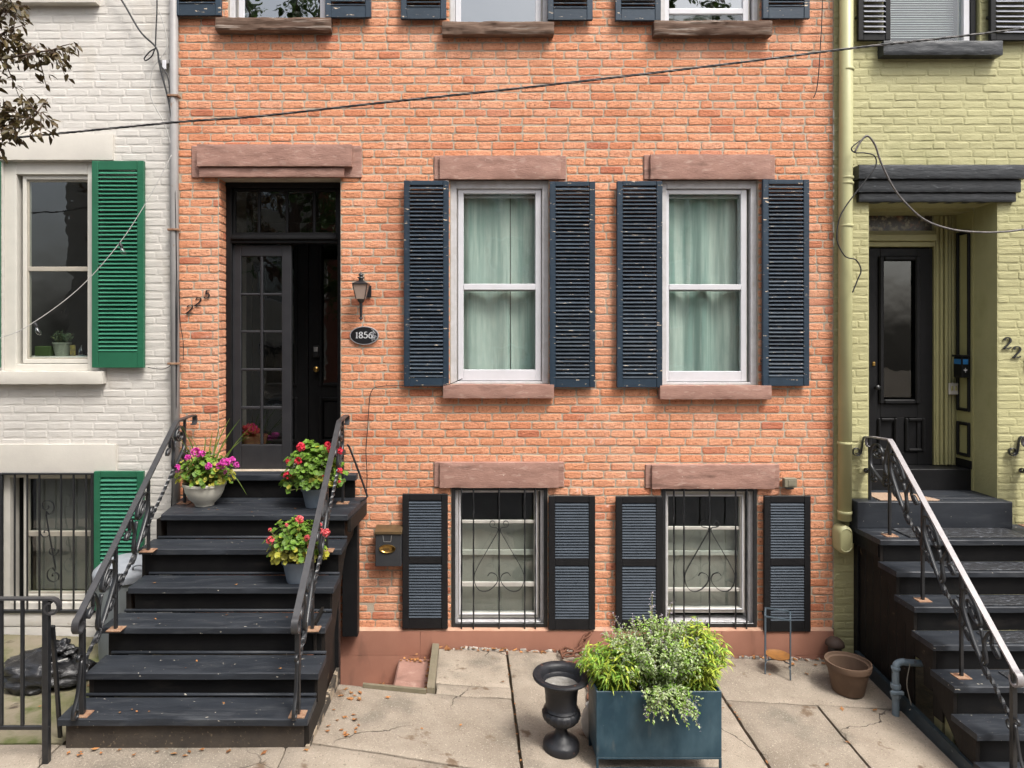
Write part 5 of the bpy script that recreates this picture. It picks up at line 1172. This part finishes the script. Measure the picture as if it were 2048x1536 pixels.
# ================================================================== left yard
FD = 4.05; fy = FD-WD; FN = thing('iron_fence', 'low black iron fence with a curled end at the left corner', 'fence', (wx(90, FD), fy, gz(-2.5, fy)))
zt = wz(1197, FD); zb_ = wz(1455, FD)
MB().ribbon([(-6, fy, zt), (wx(100, FD), fy, zt)]+[(wx(103, FD)+.052*math.sin(a_)*(1-i*.03), fy, zt-.050+.050*math.cos(a_)*(1-i*.03)) for i, a_ in enumerate([R(10+i*22) for i in range(17)])], (0, 1, 0), .038, .012).build('top_rail', m_ironr, FN, 'auto')
bx('bottom_rail', m_iron, FN, -6, wx(100, FD), fy-.008, fy+.008, zb_-.012, zb_+.012)
for i, px in enumerate((3, 45, -39, -81, -123, -165, -207, -249, -291)): bx('bar', m_iron, FN, wx(px, FD)-.0095, wx(px, FD)+.0095, fy-.0085, fy+.0085, zb_+.0125, zt-.007, c=.002)
bx('end_post', m_iron, FN, wx(93, FD)-.018, wx(93, FD)+.018, fy-.018, fy+.018, gz(-2.5, fy)-.03, zt-.0065, c=.003)
bp = MB(); bp.tube([(wx(101, FD), fy+.02, wz(1255, FD)), (-2.57, fy+.26, gz(-2.57, fy+.26)-.02)], .014, 4); bp.build('brace', m_iron, FN)
# refuse bag
m_bag = M('black_plastic_bag', (.010, .010, .011), (.016, .016, .018), 10, .2, bump=.009, bscale=20, bst=(1, 1, 2), spec=.6)
RB = thing('refuse_bag', 'knotted black plastic rubbish bag lying behind the iron fence', 'rubbish bag', (-2.95, -.85, gz(-2.95, -.85)))
def blob(cx, cy, cz, rx, ry, rz, amp, seed, n=40, m=26, floor=None, pleat=0):
    mb = MB()
    for j in range(m+1):
        ph = math.pi*j/m
        for i in range(n):
            th = 2*math.pi*i/n; d = Vector((math.cos(th)*math.sin(ph), math.sin(th)*math.sin(ph), -math.cos(ph)))
            f_ = 1+amp*mn.noise(d*2.2+Vector((seed, 0, 0)))+amp*.5*mn.noise(d*6+Vector((seed, 4, 0)))+pleat*math.sin(th*13+3*math.sin(th*2))*max(0, -math.cos(ph))
            p = Vector((cx+rx*d.x*f_, cy+ry*d.y*f_, cz+rz*d.z*f_))
            if floor is not None: p.z = max(p.z, floor(p.x, p.y))
            mb.v.append(p)
    mb.f = [(j*n+i, j*n+(i+1) % n, (j+1)*n+(i+1) % n, (j+1)*n+i) for j in range(m) for i in range(n)]
    return mb
bgx, bgy = -3.16, -.93; gzb = lambda x, y: gz(x, y)+.004
blob(bgx, bgy, gz(bgx, bgy)+.08, .33, .22, .14, .35, 3.3, floor=gzb).build('bag', m_bag, RB, True)
blob(bgx+.12, bgy+.03, gz(bgx, bgy)+.235, .10, .07, .055, .7, 8.1, floor=gzb).build('knot', m_bag, RB, True)
MB().tube(smoothpath([(bgx+.0, bgy-.09, gz(bgx, bgy)+.19), (bgx+.1, bgy-.10, gz(bgx, bgy)+.185), (bgx+.22, bgy-.05, gz(bgx, bgy)+.20)], 6), .005, 5).build('tie', m_thin, RB)
# dustbin
DB_ = thing('dustbin', 'grey ribbed dustbin with a pale lid behind the stoop', 'dustbin', (-2.78, -.42, gz(-2.78, -.42)))
zz = gz(-2.78, -.42); m_bin = M('weathered_grey_plastic', (.16, .18, .19), (.22, .24, .24), 8, .6, bump=.001, bscale=40, stretch=(1, 1, .2)); m_lid = M('pale_bin_lid', (.30, .32, .35), (.25, .27, .30), 8, .5)
MB().lathe([(.001, 0), (.20, 0), (.205, .02), (.235, .66), (.25, .665), (.25, .69), (.225, .69), (.2, .1), (.001, .1)], (-2.78, -.42, zz), 48, mod=lambda i, a: 1+(.012*math.cos(a*24) if i in (2, 3) else 0)).build('bin_body', m_bin, DB_, 'auto')
MB().lathe([(.252, .66), (.256, .70), (.25, .72), (.19, .775), (.12, .80), (.001, .805)], (-2.78, -.42, zz), 40).build('lid', m_lid, DB_, 'auto')
MB().tube(smoothpath([(-2.66, -.58, zz+.74), (-2.64, -.60, zz+.79), (-2.58, -.58, zz+.79), (-2.56, -.55, zz+.745)], 5), .008, 6).build('handle', m_lid, DB_, True)
# ================================================================== plants
def leafmat(n, c1, c2, var=.3, trans=.25): return M(n, c1, c2, 30, .5, var=var, trans=trans, spec=.35)
m_ger = leafmat('geranium_leaf', (.075, .17, .018), (.17, .28, .035)); m_gery = leafmat('yellow_leaf', (.36, .33, .03), (.26, .26, .04))
m_mag = M('magenta_petal', (.62, .03, .36), (.72, .12, .50), 60, .6, var=.2, trans=.3); m_red = M('red_petal', (.70, .02, .06), (.72, .07, .11), 60, .6, var=.2, trans=.3); m_pink = M('coral_petal', (.75, .09, .12), (.78, .20, .20), 60, .6, var=.2, trans=.3)
m_blade = leafmat('grass_blade', (.10, .19, .03), (.20, .27, .06)); m_silv = leafmat('silver_green_leaf', (.32, .42, .16), (.44, .52, .29)); m_yel = leafmat('lime_leaf', (.33, .42, .04), (.44, .50, .07)); m_mid = leafmat('fresh_green_leaf', (.15, .30, .035), (.24, .38, .05))
m_stem = M('plant_stem', (.14, .16, .05), (.20, .17, .08), 30, .7); m_flw = M('lilac_floret', (.42, .36, .46), (.55, .50, .52), 60, .7, var=.3)
m_bronze = leafmat('bronze_leaf', (.075, .042, .018), (.10, .085, .03), .4, .2); m_bark = M('bark', (.09, .06, .045), (.13, .095, .07), 14, .9, bump=.006, bscale=40, bst=(1, 1, .3))
def frame(d):
    d = Vector(d).normalized(); a = d.cross(Vector((0, 0, 1))); a = a.normalized() if a.length > 1e-4 else Vector((1, 0, 0)); return d, a, a.cross(d)
def leaf_round(mb, p, nrm, r, rs):
    """scalloped round leaf, cupped"""
    nrm, a, b = frame(nrm); n = 9; vs = [Vector(p)-nrm*r*.22]; ph = rs.uniform(0, 6.28)
    for i in range(n):
        t = ph+2*math.pi*(i+.15)/n*.97; rr = r*(1+(.12 if i % 2 else -.06)); vs.append(Vector(p)+a*(rr*math.cos(t))+b*(rr*math.sin(t))+nrm*r*rs.uniform(-.12, .16))
    mb.add(vs, [(0, i+1, (i+1) % n+1) for i in range(n)])
def leaf_long(mb, p, d, up, l, w, rs, droop=.2):
    d = Vector(d).normalized(); s = d.cross(Vector(up)); s = s.normalized() if s.length > 1e-4 else Vector((1, 0, 0)); u = s.cross(d)
    p = Vector(p); q1 = p+d*l*.4+u*l*.04; q2 = p+d*l*.78-u*l*droop*.4; q3 = p+d*l-u*l*droop
    mb.add([p, q1+s*w, q1-u*w*.35, q1-s*w, q2+s*w*.6, q2-s*w*.6, q3], [(0, 1, 2), (0, 2, 3), (1, 4, 2), (4, 5, 2), (2, 5, 3), (4, 6, 5)])
def floret(mb, c, r, rs, n=26):
    for i in range(n):
        d = Vector((rs.gauss(0, 1), rs.gauss(0, 1), rs.gauss(.4, .9))).normalized(); p = Vector(c)+d*r*rs.uniform(.7, 1); _, a, b = frame(d); s = r*rs.uniform(.28, .42); t = rs.uniform(0, 6.28)
        ca, sa = math.cos(t)*s, math.sin(t)*s
        mb.add([p+a*ca+b*sa+d*s*.3, p-a*sa+b*ca, p-a*ca-b*sa+d*s*.3, p+a*sa-b*ca, p-d*s*.3], [(0, 1, 4), (1, 2, 4), (2, 3, 4), (3, 0, 4)])
def geranium(label, c, rx, rz, nleaf, heads, mflow, seed, lr=.024, yellow=.12, name='geranium_plant'):
    rs = random.Random(seed); t = thing(name, label, 'plant', c); c = Vector(c); a_ = MB(); y_ = MB(); stm = MB()
    for i in range(nleaf):
        th = rs.uniform(0, 6.28); u = rs.random()**.45; ph = rs.uniform(-.25, 1.0)
        d = Vector((math.cos(th)*math.cos(ph*1.45), math.sin(th)*math.cos(ph*1.45), math.sin(ph*1.45)))
        k = u*(1+.22*mn.noise(d*2.4+Vector((seed, 0, 0))))
        p = c+Vector((d.x*rx*k, d.y*rx*k*.85, rz*.38+d.z*rz*.75*k)); nn = (d*.8+Vector((rs.gauss(0, .35), rs.gauss(-.25, .35), .75))).normalized()
        low = d.z < .15 and u > .6
        leaf_round(y_ if rs.random() < (yellow*3 if low else yellow*.5) else a_, p, nn, lr*rs.uniform(.6, 1.25), rs)
        if i % 5 == 0: stm.tube([c+Vector((d.x*rx*.12, d.y*rx*.12, 0)), c+(p-c)*.5+Vector((0, 0, .02)), p], .0025, 4, cap=False)
    a_.build('foliage', m_ger, t); y_.build('yellowed_leaves', m_gery, t); stm.build('stems', m_stem, t)
    for (px, py, r_) in heads:
        D = c.y+WD-rs.uniform(.08, .2); p = W(px, py, D); mb = MB(); floret(mb, p, r_*1.15, rs, 40); f_ = mb.build('flower_head', mflow, t)
        MB().tube(smoothpath([c+Vector((0, 0, rz*.3)), (c+p)/2+Vector((0, 0, .02)), p-Vector((0, 0, r_*.6))], 4), .0025, 4).build('stalk', m_stem, f_)
    return t
z0_ = TZ[0]+.001
pc = Vector((-2.18, -.34, z0_))
fp = thing('flower_pot', 'wide cream bowl pot with pink flowers on the landing', 'flower pot', pc)
MB().lathe([(.001, 0), (.075, 0), (.078, .012), (.085, .022), (.125, .06), (.152, .115), (.163, .165), (.172, .168), (.174, .186), (.168, .19), (.158, .186), (.15, .16), (.001, .155)], pc, 44).build('bowl', M('cream_glaze', (.55, .53, .46), (.50, .48, .41), 5, .4, specks=(((.33, .31, .25), 2.2, .55, .62, (1, 1, 4)),)), fp, 'auto')
MB().lathe([(.001, .1555), (.149, .1555), (.149, .163), (.001, .168)], pc, 24).build('soil', m_soil, fp)
geranium('magenta geraniums with tall spiky grass in the cream bowl', pc+Vector((0, 0, .155)), .235, .24, 700, [(376, 916, .024), (392, 905, .035), (404, 908, .026), (450, 926, .034), (463, 922, .03), (440, 932, .03), (473, 930, .022), (417, 932, .024), (354, 937, .028), (450, 944, .014)], m_mag, 5, .020, .22)
gr = thing('spike_grass', 'tall spiky grass blades rising from the cream bowl', 'plant', pc+Vector((0, 0, .16))); rs = random.Random(3); mb = MB()
for (px, py, s) in ((480, 838, 1), (500, 868, 1), (362, 850, -1), (356, 872, -1), (460, 836, 1), (505, 850, 1), (440, 850, .6), (425, 862, .5), (350, 890, -1), (494, 990, 1.4), (455, 880, .8), (380, 870, -.6), (412, 870, .2)):
    tip = W(px, py, 5.6); b0_ = pc+Vector((rs.uniform(-.03, .05), rs.uniform(-.03, .03), .16)); mid = (b0_*.45+tip*.55)+Vector((0, 0, .05 if py < 950 else .16)); pth = smoothpath([b0_, mid, tip], 8); n = len(pth)
    vs = [];
    for i, p in enumerate(pth): w_ = .0065*(1-(i/(n-1))**2)+.0006; vs += [p+Vector((-w_, 0, 0)), p+Vector((0, .002, -.0015)), p+Vector((w_, 0, 0))]
    mb.add(vs, [(i*3+k, i*3+k+1, i*3+k+4, i*3+k+3) for i in range(n-1) for k in (0, 1)])
mb.build('blades', m_blade, gr)
m_bpot = M('weathered_blue_pot', (.13, .17, .22), (.17, .20, .24), 6, .5, bump=.0006, bscale=50, specks=(((.20, .22, .24), 4, .55, .75, None),))
def bluepot(label, c):
    f_ = thing('flower_pot', label, 'flower pot', c, 'weathered blue flower pots on the stoop')
    MB().lathe([(.001, 0), (.062, 0), (.066, .008), (.092, .135), (.102, .137), (.104, .158), (.098, .160), (.092, .15), (.088, .13), (.001, .13)], c, 36).build('pot', m_bpot, f_, 'auto')
    MB().lathe([(.001, .1305), (.0875, .1305), (.0875, .137), (.001, .14)], c, 20).build('soil', m_soil, f_)
c2 = Vector((-1.262, -.40, z0_)); bluepot('weathered blue pot of red geraniums on the landing', c2)
geranium('bushy red geranium in the blue pot on the landing', c2+Vector((0, 0, .13)), .26, .34, 900, [(602, 894, .032), (655, 890, .024), (660, 899, .026), (678, 902, .028), (596, 922, .026), (575, 951, .028), (577, 923, .02), (680, 942, .022), (645, 953, .014), (679, 963, .012)], m_red, 9, .024, .05)
c3 = Vector((-1.254, 4.99-WD, TZ[2]+.001)); bluepot('weathered blue pot of coral geraniums halfway down the steps', c3)
geranium('coral pink geranium with yellowing leaves halfway down the steps', c3+Vector((0, 0, .13)), .22, .30, 800, [(599, 1040, .027), (541, 1081, .026), (615, 1076, .020), (640, 1062, .022), (652, 1066, .026), (640, 1050, .014), (573, 1050, .012), (540, 1060, .012), (620, 1092, .016)], m_pink, 14, .020, .3)
# plants of the teal planter
def clump(label, c, n, mat, spread, hgt, seed, l=.05, w=.006, lean=(0, 0), name='leafy_plant', per=16, mat2=None, fl=0, droop=.3, under=0):
    rs = random.Random(seed); t = thing(name, label, 'plant', c); c = Vector(c); A = MB(); B = MB(); S_ = MB(); Fm = MB()
    for i in range(n):
        th = rs.uniform(0, 6.28); out = rs.random()**.6; h_ = hgt*rs.uniform(.55, 1.05)*(1-.35*out)
        d = Vector((math.cos(th)*spread[0]*out+lean[0], math.sin(th)*spread[1]*out+lean[1], 0)); b0_ = c+Vector((math.cos(th)*spread[0]*.3*out, math.sin(th)*spread[1]*.3*out, 0))
        tip = c+d+Vector((0, 0, h_-under*out*rs.random())); mid = b0_*.5+tip*.5+Vector((0, 0, h_*.16)); pth = smoothpath([b0_, mid, tip], 6)
        S_.tube(pth, .0016, 3, cap=False)
        for k in range(per):
            f_ = (k+1.5)/(per+1); p = pth[min(int(f_*(len(pth)-1)), len(pth)-2)]; q_ = pth[min(int(f_*(len(pth)-1))+1, len(pth)-1)]; T = (q_-p).normalized()
            p = p.lerp(q_, rs.random()); a_ = rs.uniform(0, 6.28); _, u_, v_ = frame(T); dd = (T*.55+u_*math.cos(a_)+v_*math.sin(a_)).normalized()
            leaf_long(B if (mat2 and rs.random() < .35) else A, p, dd, (rs.gauss(0, .2), -.3, 1), l*rs.uniform(.6, 1.2)*(1.15-.4*f_), w*rs.uniform(.8, 1.2), rs, droop)
        if rs.random() < fl:
            for k in range(7): floret(Fm, tip+Vector((rs.gauss(0, .008), rs.gauss(0, .008), .008*k-.02)), .006, rs, 4)
    A.build('foliage', mat, t)
    if B.v: B.build('pale_foliage', mat2, t)
    S_.build('stems', m_stem, t)
    if Fm.v: Fm.build('florets', m_flw, t)['kind'] = 'stuff'
    return t
zs = bz1-.062
clump('silvery green catmint mound spilling over the front of the planter', (1.24, -1.56, zs), 430, m_silv, (.37, .24), .52, 21, .026, .0062, (0, -.02), 'catmint', 25, m_mid, .28, .25)
clump('silvery sprig trailing down over the front rim of the planter', (1.25, -1.685, zs+.075), 120, m_silv, (.20, .10), .05, 33, .025, .0062, (.02, -.09), 'catmint', 16, m_mid, .25, .5, under=.2)
clump('bright green narrow leaved clump at the left end of the planter', (.96, -1.57, zs), 190, m_mid, (.22, .18), .34, 22, .068, .0058, (-.03, -.01), 'willow_leaved_plant', 12, m_yel, .05, .45)
clump('yellow green narrow leaved clump at the right end of the planter', (1.47, -1.57, zs), 210, m_yel, (.20, .16), .46, 23, .070, .0058, (.02, 0), 'willow_leaved_plant', 13, m_mid, .08, .45)
sk_ = thing('flower_stalk', 'tall thin seed stalks standing above the planter foliage', 'plant', (1.1, -1.5, zs)); mb = MB(); fm = MB(); rs = random.Random(8)
for (px, py, D) in ((1304, 1186, 4.5), (1225, 1228, 4.5), (1345, 1205, 4.55), (1264, 1240, 4.45), (1322, 1230, 4.5), (1412, 1240, 4.5), (1300, 1210, 4.6), (1385, 1236, 4.55)):
    tip = W(px, py, D); b0_ = Vector((1.1+.25*rs.random(), -1.55, zs)); pth = smoothpath([b0_, (b0_+tip)/2+Vector((.02, 0, .03)), tip], 8); mb.tube(pth, .0028, 4)
    for k in range(12):
        p = pth[-1-k]; [floret(fm, p+Vector((rs.gauss(0, .009), rs.gauss(0, .009), 0)), .009, rs, 4) for _ in range(2)]
mb.build('stalks', m_stem, sk_); fm.build('seed_heads', m_flw, sk_)['kind'] = 'stuff'
# herbs behind the white house window
clump('herb bush growing in the pale pot behind the glass', pc if False else W(124, 690, 6.27), 60, m_leafd, (.11, .05), .15, 44, .03, .006, (0, 0), 'herb_plant', 10)
m_bot = glass('bottle_glass', (.6, .8, .85), 3); bp_ = W(163, 712, 6.26)
tag(MB().lathe([(.001, 0), (.026, 0), (.028, .01), (.028, .05), (.012, .075), (.010, .095), (.013, .10), (.001, .102)], bp_, 18).build('bottle', m_bot, None, 'auto'), 'small clear bottle on the sill inside the white house window', 'bottle')
tag(bx('plant_tag', M('tag_print', (.26, .20, .03), (.05, .05, .04), 40, .6), None, wx(140, 6.25), wx(151, 6.25), .248, .252, wz(712, 6.25), wz(690, 6.25), c=0), 'yellow printed plant tag leaning on the herb pot', 'tag')
tag(bx('sill_tray', M('green_tray', (.04, .07, .015), None, 9, .6), None, wx(74, 6.25), wx(106, 6.25), .21, .30, wz(712, 6.25), wz(692, 6.25), c=.006), 'dull green tray at the left of the sill inside the white house', 'tray')
bpy.data.objects['herb_pot'].location.z += 0
sb_ = bx('inner_sill', m_creamw, H0, w0[0]+.02, w0[1]-.02, .162, .42, wz(712, 6.26)-.03, wz(712, 6.26)-.001)
# basket of the vestibule behind the glazed door
bk2 = Vector((wx(507, 6.45), .45, EYE-1.26)); m_bsk = M('terracotta_basket', (.42, .17, .10), (.33, .12, .07), 9, .8)
tag(MB().lathe([(.001, 0), (.10, 0), (.115, .05), (.128, .11), (.132, .12), (.12, .122), (.105, .02), (.001, .02)], bk2+Vector((0, 0, .17)), 30, mod=lambda i, a: 1+.02*math.sin(a*14+i*2)).build('basket', m_bsk, None, 'auto'), 'terracotta coloured basket behind the glazed door', 'basket')
tag(bx('stool', m_door, None, bk2.x-.12, bk2.x+.12, bk2.y-.12, bk2.y+.12, bk2.z+.001, bk2.z+.17, c=.004), 'low dark box carrying the basket behind the glazed door', 'box')
tag(blob(bk2.x-.03, bk2.y, bk2.z+.33, .07, .06, .06, .5, 4).build('red_cloth', M('red_cloth', (.40, .02, .03), None, 9, .9), None, True), 'red cloth bundled on top of the basket', 'cloth')
# ================================================================== bronze-leaved tree at the left
def tree(name, label, base, h, limbs, leaf, n, mat, seed, rad, trunk_r=.07, llen=.05):
    rs = random.Random(seed); t = thing(name, label, 'tree', base); base = Vector(base); tb = MB(); top = base+Vector((0, 0, h))
    tb.tube(smoothpath([base-Vector((0, 0, .1)), base+Vector((.05, .03, h*.4)), base+Vector((-.03, .05, h*.75)), top], 6), [trunk_r*(1.25-.75*i/18) for i in range(19)], 10); br_ = MB(); lf_ = MB()
    for (st_, en, r0) in limbs:
        st_, en = Vector(st_), Vector(en); mid = (st_+en)/2+Vector((0, 0, (en-st_).length*.12)); pth = smoothpath([st_, mid, en], 8); m = len(pth)
        br_.tube(pth, [r0*(1-.85*i/(m-1)) for i in range(m)], 6)
        for k in range(n):
            f_ = rs.uniform(.30, 1); i = min(int(f_*(m-1)), m-2); p = pth[i].lerp(pth[i+1], rs.random())
            d = Vector((rs.gauss(0, 1), rs.gauss(0, 1), rs.gauss(-.25, .8))).normalized(); L_ = rad*rs.uniform(.3, 1)*(1.2-.6*f_); q_ = p+d*L_+Vector((0, 0, -.12*L_)); br_.tube([p, (p+q_)/2+Vector((0, 0, .03*L_)), q_], [.004, .003, .0015], 4, cap=False)
            for j in range(leaf):
                g_ = rs.uniform(.25, 1.05); pp = p.lerp(q_, g_)+Vector((rs.gauss(0, .012), rs.gauss(0, .012), rs.gauss(0, .012))); dd = Vector((rs.gauss(d.x, .7), rs.gauss(d.y, .7), rs.gauss(-.5, .5)))
                leaf_long(lf_, pp, dd, (rs.gauss(0, .5), rs.gauss(0, .5), 1), llen*rs.uniform(.6, 1.25), llen*.24, rs, .25)
    tb.build('trunk', m_bark, t, True); br_.build('branches', m_bark, t, True); lf_.build('leaves', mat, t)
    return t
tb_ = Vector((-3.75, -2.35, gz(-3.75, -2.35)))
E = lambda px, py, D: W(px, py, D)
lim = [((-3.73, -2.3, 3.4), E(20, 60, 3.95), .022), ((-3.73, -2.3, 3.5), E(125, 95, 4.0), .020), ((-3.73, -2.3, 3.3), E(85, 225, 3.95), .018), ((-3.74, -2.3, 3.1), E(-10, 275, 3.9), .018), ((-3.74, -2.3, 3.6), E(-60, -80, 3.9), .03), ((-3.74, -2.3, 3.9), E(10, -160, 3.95), .03), ((-3.74, -2.3, 3.8), (-4.9, -2.6, 4.8), .03), ((-3.74, -2.3, 3.7), (-4.5, -3.3, 4.9), .03), ((-3.74, -2.3, 4.2), (-3.5, -2.9, 5.6), .03), ((-3.74, -2.3, 4.2), (-4.2, -2.0, 5.8), .03), ((-3.74, -2.3, 3.5), E(40, 10, 4.0), .02)]
tree('bronze_leaved_tree', 'bronze leaved tree whose twigs hang in at the upper left', tb_, 2.6, lim, 8, 64, m_bronze, 17, .34, .06, .056)
# ================================================================== litter
m_lit = M('dry_leaf', (.24, .09, .03), (.34, .17, .06), 20, .8, var=.45); m_lity = M('dry_yellow_leaf', (.60, .36, .04), None, 20, .8, var=.2)
lmesh = []
for k in range(6):
    rs = random.Random(50+k); mb = MB(); n = 8; vs = [(0, 0, .004)]
    for i in range(n): a_ = 2*math.pi*i/n; r_ = (.62 if i % 2 else 1)*rs.uniform(.8, 1.15); vs.append((r_*math.cos(a_)*1.25*.022, r_*math.sin(a_)*.75*.022, .002+.010*rs.random()))
    mb.add(vs, [(0, i+1, (i+1) % n+1) for i in range(n)])
    me = bpy.data.meshes.new('dry_leaf'); me.from_pydata(mb.v, [], mb.f); me.materials.append(m_lity if k == 9 else m_lit); me.update(); lmesh.append(me)
rs = random.Random(77)
def litter(x, y, s=1., z=None, lab='dry brown leaf fallen on the pavement', grp='dry leaves fallen on the pavement'):
    tag(link('fallen_leaf', rs.choice(lmesh), (x, y, (gz(x, y)+.007 if z is None else z)), None, rot=(rs.gauss(0, .12), rs.gauss(0, .12), rs.uniform(0, 6.28)), scale=(s*rs.uniform(.7, 1.2),)*3), lab, 'leaf', grp)
for i in range(26): litter(rs.uniform(-.93, -.72), rs.uniform(-1.65, -.95), .8)
for i in range(22): litter(rs.uniform(-.6, 3.2), rs.uniform(-1.7, -.25), .75)
for i in range(60): litter(rs.uniform(-.24, 1.3), rs.uniform(-.12, -.06), .8)
for i in range(30): litter(rs.uniform(1.4, 3.2), rs.uniform(-.085, -.055), .7)
for i in range(12): litter(rs.uniform(2.7, 3.2), rs.uniform(-.22, -.08), .9)
for i in range(10): litter(3.05+rs.uniform(-.3, .25), -.53+rs.choice((-.25, .22)), .9)
for i in range(16): litter(rs.uniform(-2.45, -.98), rs.uniform(-1.92, -1.84), .85)
for i in range(18): litter(rs.uniform(-3.6, -2.56), rs.uniform(-1.6, -.2), .75, None, 'dry leaf on the mossy ground by the rubbish bag', 'dry leaves in the left yard')
for i in range(24): litter(rs.choice((.34, 1.995))+rs.gauss(0, .006), rs.uniform(-1.7, -.1), .5)
for i in range(40):
    litter(rs.uniform(-.34, -.31), rs.uniform(-.78, -.08), .75, EYE-2.835, 'dry leaf caught in the sunken area beside the kerb', 'dry leaves in the sunken area')
for i in range(20): litter(rs.uniform(-.58, -.36), rs.uniform(-.13, -.06), .75, EYE-2.835, 'dry leaf caught in the sunken area beside the kerb', 'dry leaves in the sunken area')
for i in range(16): litter(rs.uniform(-.86, -.62), rs.uniform(-.2, -.06), .75, EYE-3.055, 'dry leaf caught in the sunken area beside the kerb', 'dry leaves in the sunken area')
for k, n in ((5, 5), (3, 5), (0, 5), (4, 3), (2, 3)):
    for i in range(n): litter(rs.uniform(-2.3, -1.1), TD[k]-WD+rs.uniform(.03, .19), .45, TZ[k]+.006, 'tiny leaf scrap lying on the black stoop treads', 'leaf scraps on the stoop')
rb = MB(); rs = random.Random(12)      # crumbled mortar along the foot of the foundation
for i in range(150):
    x = rs.choice((rs.uniform(-.2, 1.1), rs.uniform(-.05, .25), rs.uniform(1.9, 3.1))); y = -.05-abs(rs.gauss(0, .014)); s_ = rs.uniform(.005, .017); z = gz(x, y)-.012
    vs = [(x+a*s_*rs.uniform(.8, 1.8), y+b*s_*rs.uniform(.5, 1), z+(c*.5+.5)*s_*rs.uniform(.9, 1.8)) for a, b, c in ((-1,-1,-1),(1,-1,-1),(1,1,-1),(-1,1,-1),(-.7,-.7,1),(.7,-.7,1),(.7,.7,1),(-.7,.7,1))]
    rb.hexa([Vector(v) for v in vs])
rb.build('rubble', M('crumbled_mortar', (.33, .30, .26), (.24, .21, .18), 40, .95, var=.3), g_ground)['kind'] = 'stuff'
# ================================================================== across the street (seen only in the window glass)
m_opp = M('far_brick', (.30, .12, .08), (.24, .09, .06), 3, .9, bump=.004, bscale=20); m_opp2 = M('far_cream_wall', (.45, .42, .36), (.40, .37, .31), 3, .9)
for i, (xa, xb, mt, zt, lab) in enumerate(((-11, -4.2, m_opp2, 8.6, 'cream row house across the street'), (-4.2, 2.2, m_opp, 9.4, 'red brick row house across the street'), (2.2, 9, m_opp, 8.8, 'lower red brick row house across the street'))):
    zg_ = gz((xa+xb)/2, -9)-.3; hh = thing('facing_house', lab, 'house', ((xa+xb)/2, -14.5, zg_)); op = []
    for fl_z in (.9, 3.8, 6.4):
        for j in range(3): cx_ = xa+(xb-xa)*(j+.5)/3; op.append((cx_-.5, cx_+.5, zg_+fl_z, zg_+fl_z+1.8))
    op = [o_ for o_ in op if o_[3] < zt-.3]
    ws = wall_sheet(xa+.01, xb-.01, zg_, zt, 0, op, .2); ws.v = [(x, -12.6-y, z) for x, y, z in ws.v]; ws.build('wall', mt, hh)
    bx('roof', m_asph, hh, xa+.01, xb-.01, -20, -12.3, zt+.001, zt+.3, c=.02)
    for o_ in op:
        w = MB().ring(*o_, -12.78, -12.7, .07).build('window', m_wframe, hh); bx('pane', m_glassu, w, o_[0]+.07, o_[1]-.07, -12.76, -12.75, o_[2]+.07, o_[3]-.07, c=0); bx('room_back', m_room, w, o_[0], o_[1], -13.2, -13.1, o_[2], o_[3], c=0)
m_tl = leafmat('street_tree_leaf', (.05, .10, .02), (.09, .15, .03))
for i, (x, y) in enumerate(((-4.2, -10.2), (3.6, -10.4))):
    zb0 = gz(x, -9)-.05; rs2 = random.Random(90+i); lim = []
    for k in range(18):
        th = k*2.4; e_ = rs2.uniform(1.4, 3.4); lim.append(((x, y, zb0+3.2+k*.28), (x+e_*math.cos(th), y+e_*math.sin(th), zb0+4.6+k*.5+rs2.uniform(-.4, .8)), .07))
    tree('street_tree', ('green street tree across the road, left', 'green street tree across the road, right')[i], (x, y, zb0), 8.6, lim, 8, 40, m_tl, 60+i, .85, .17, .19)
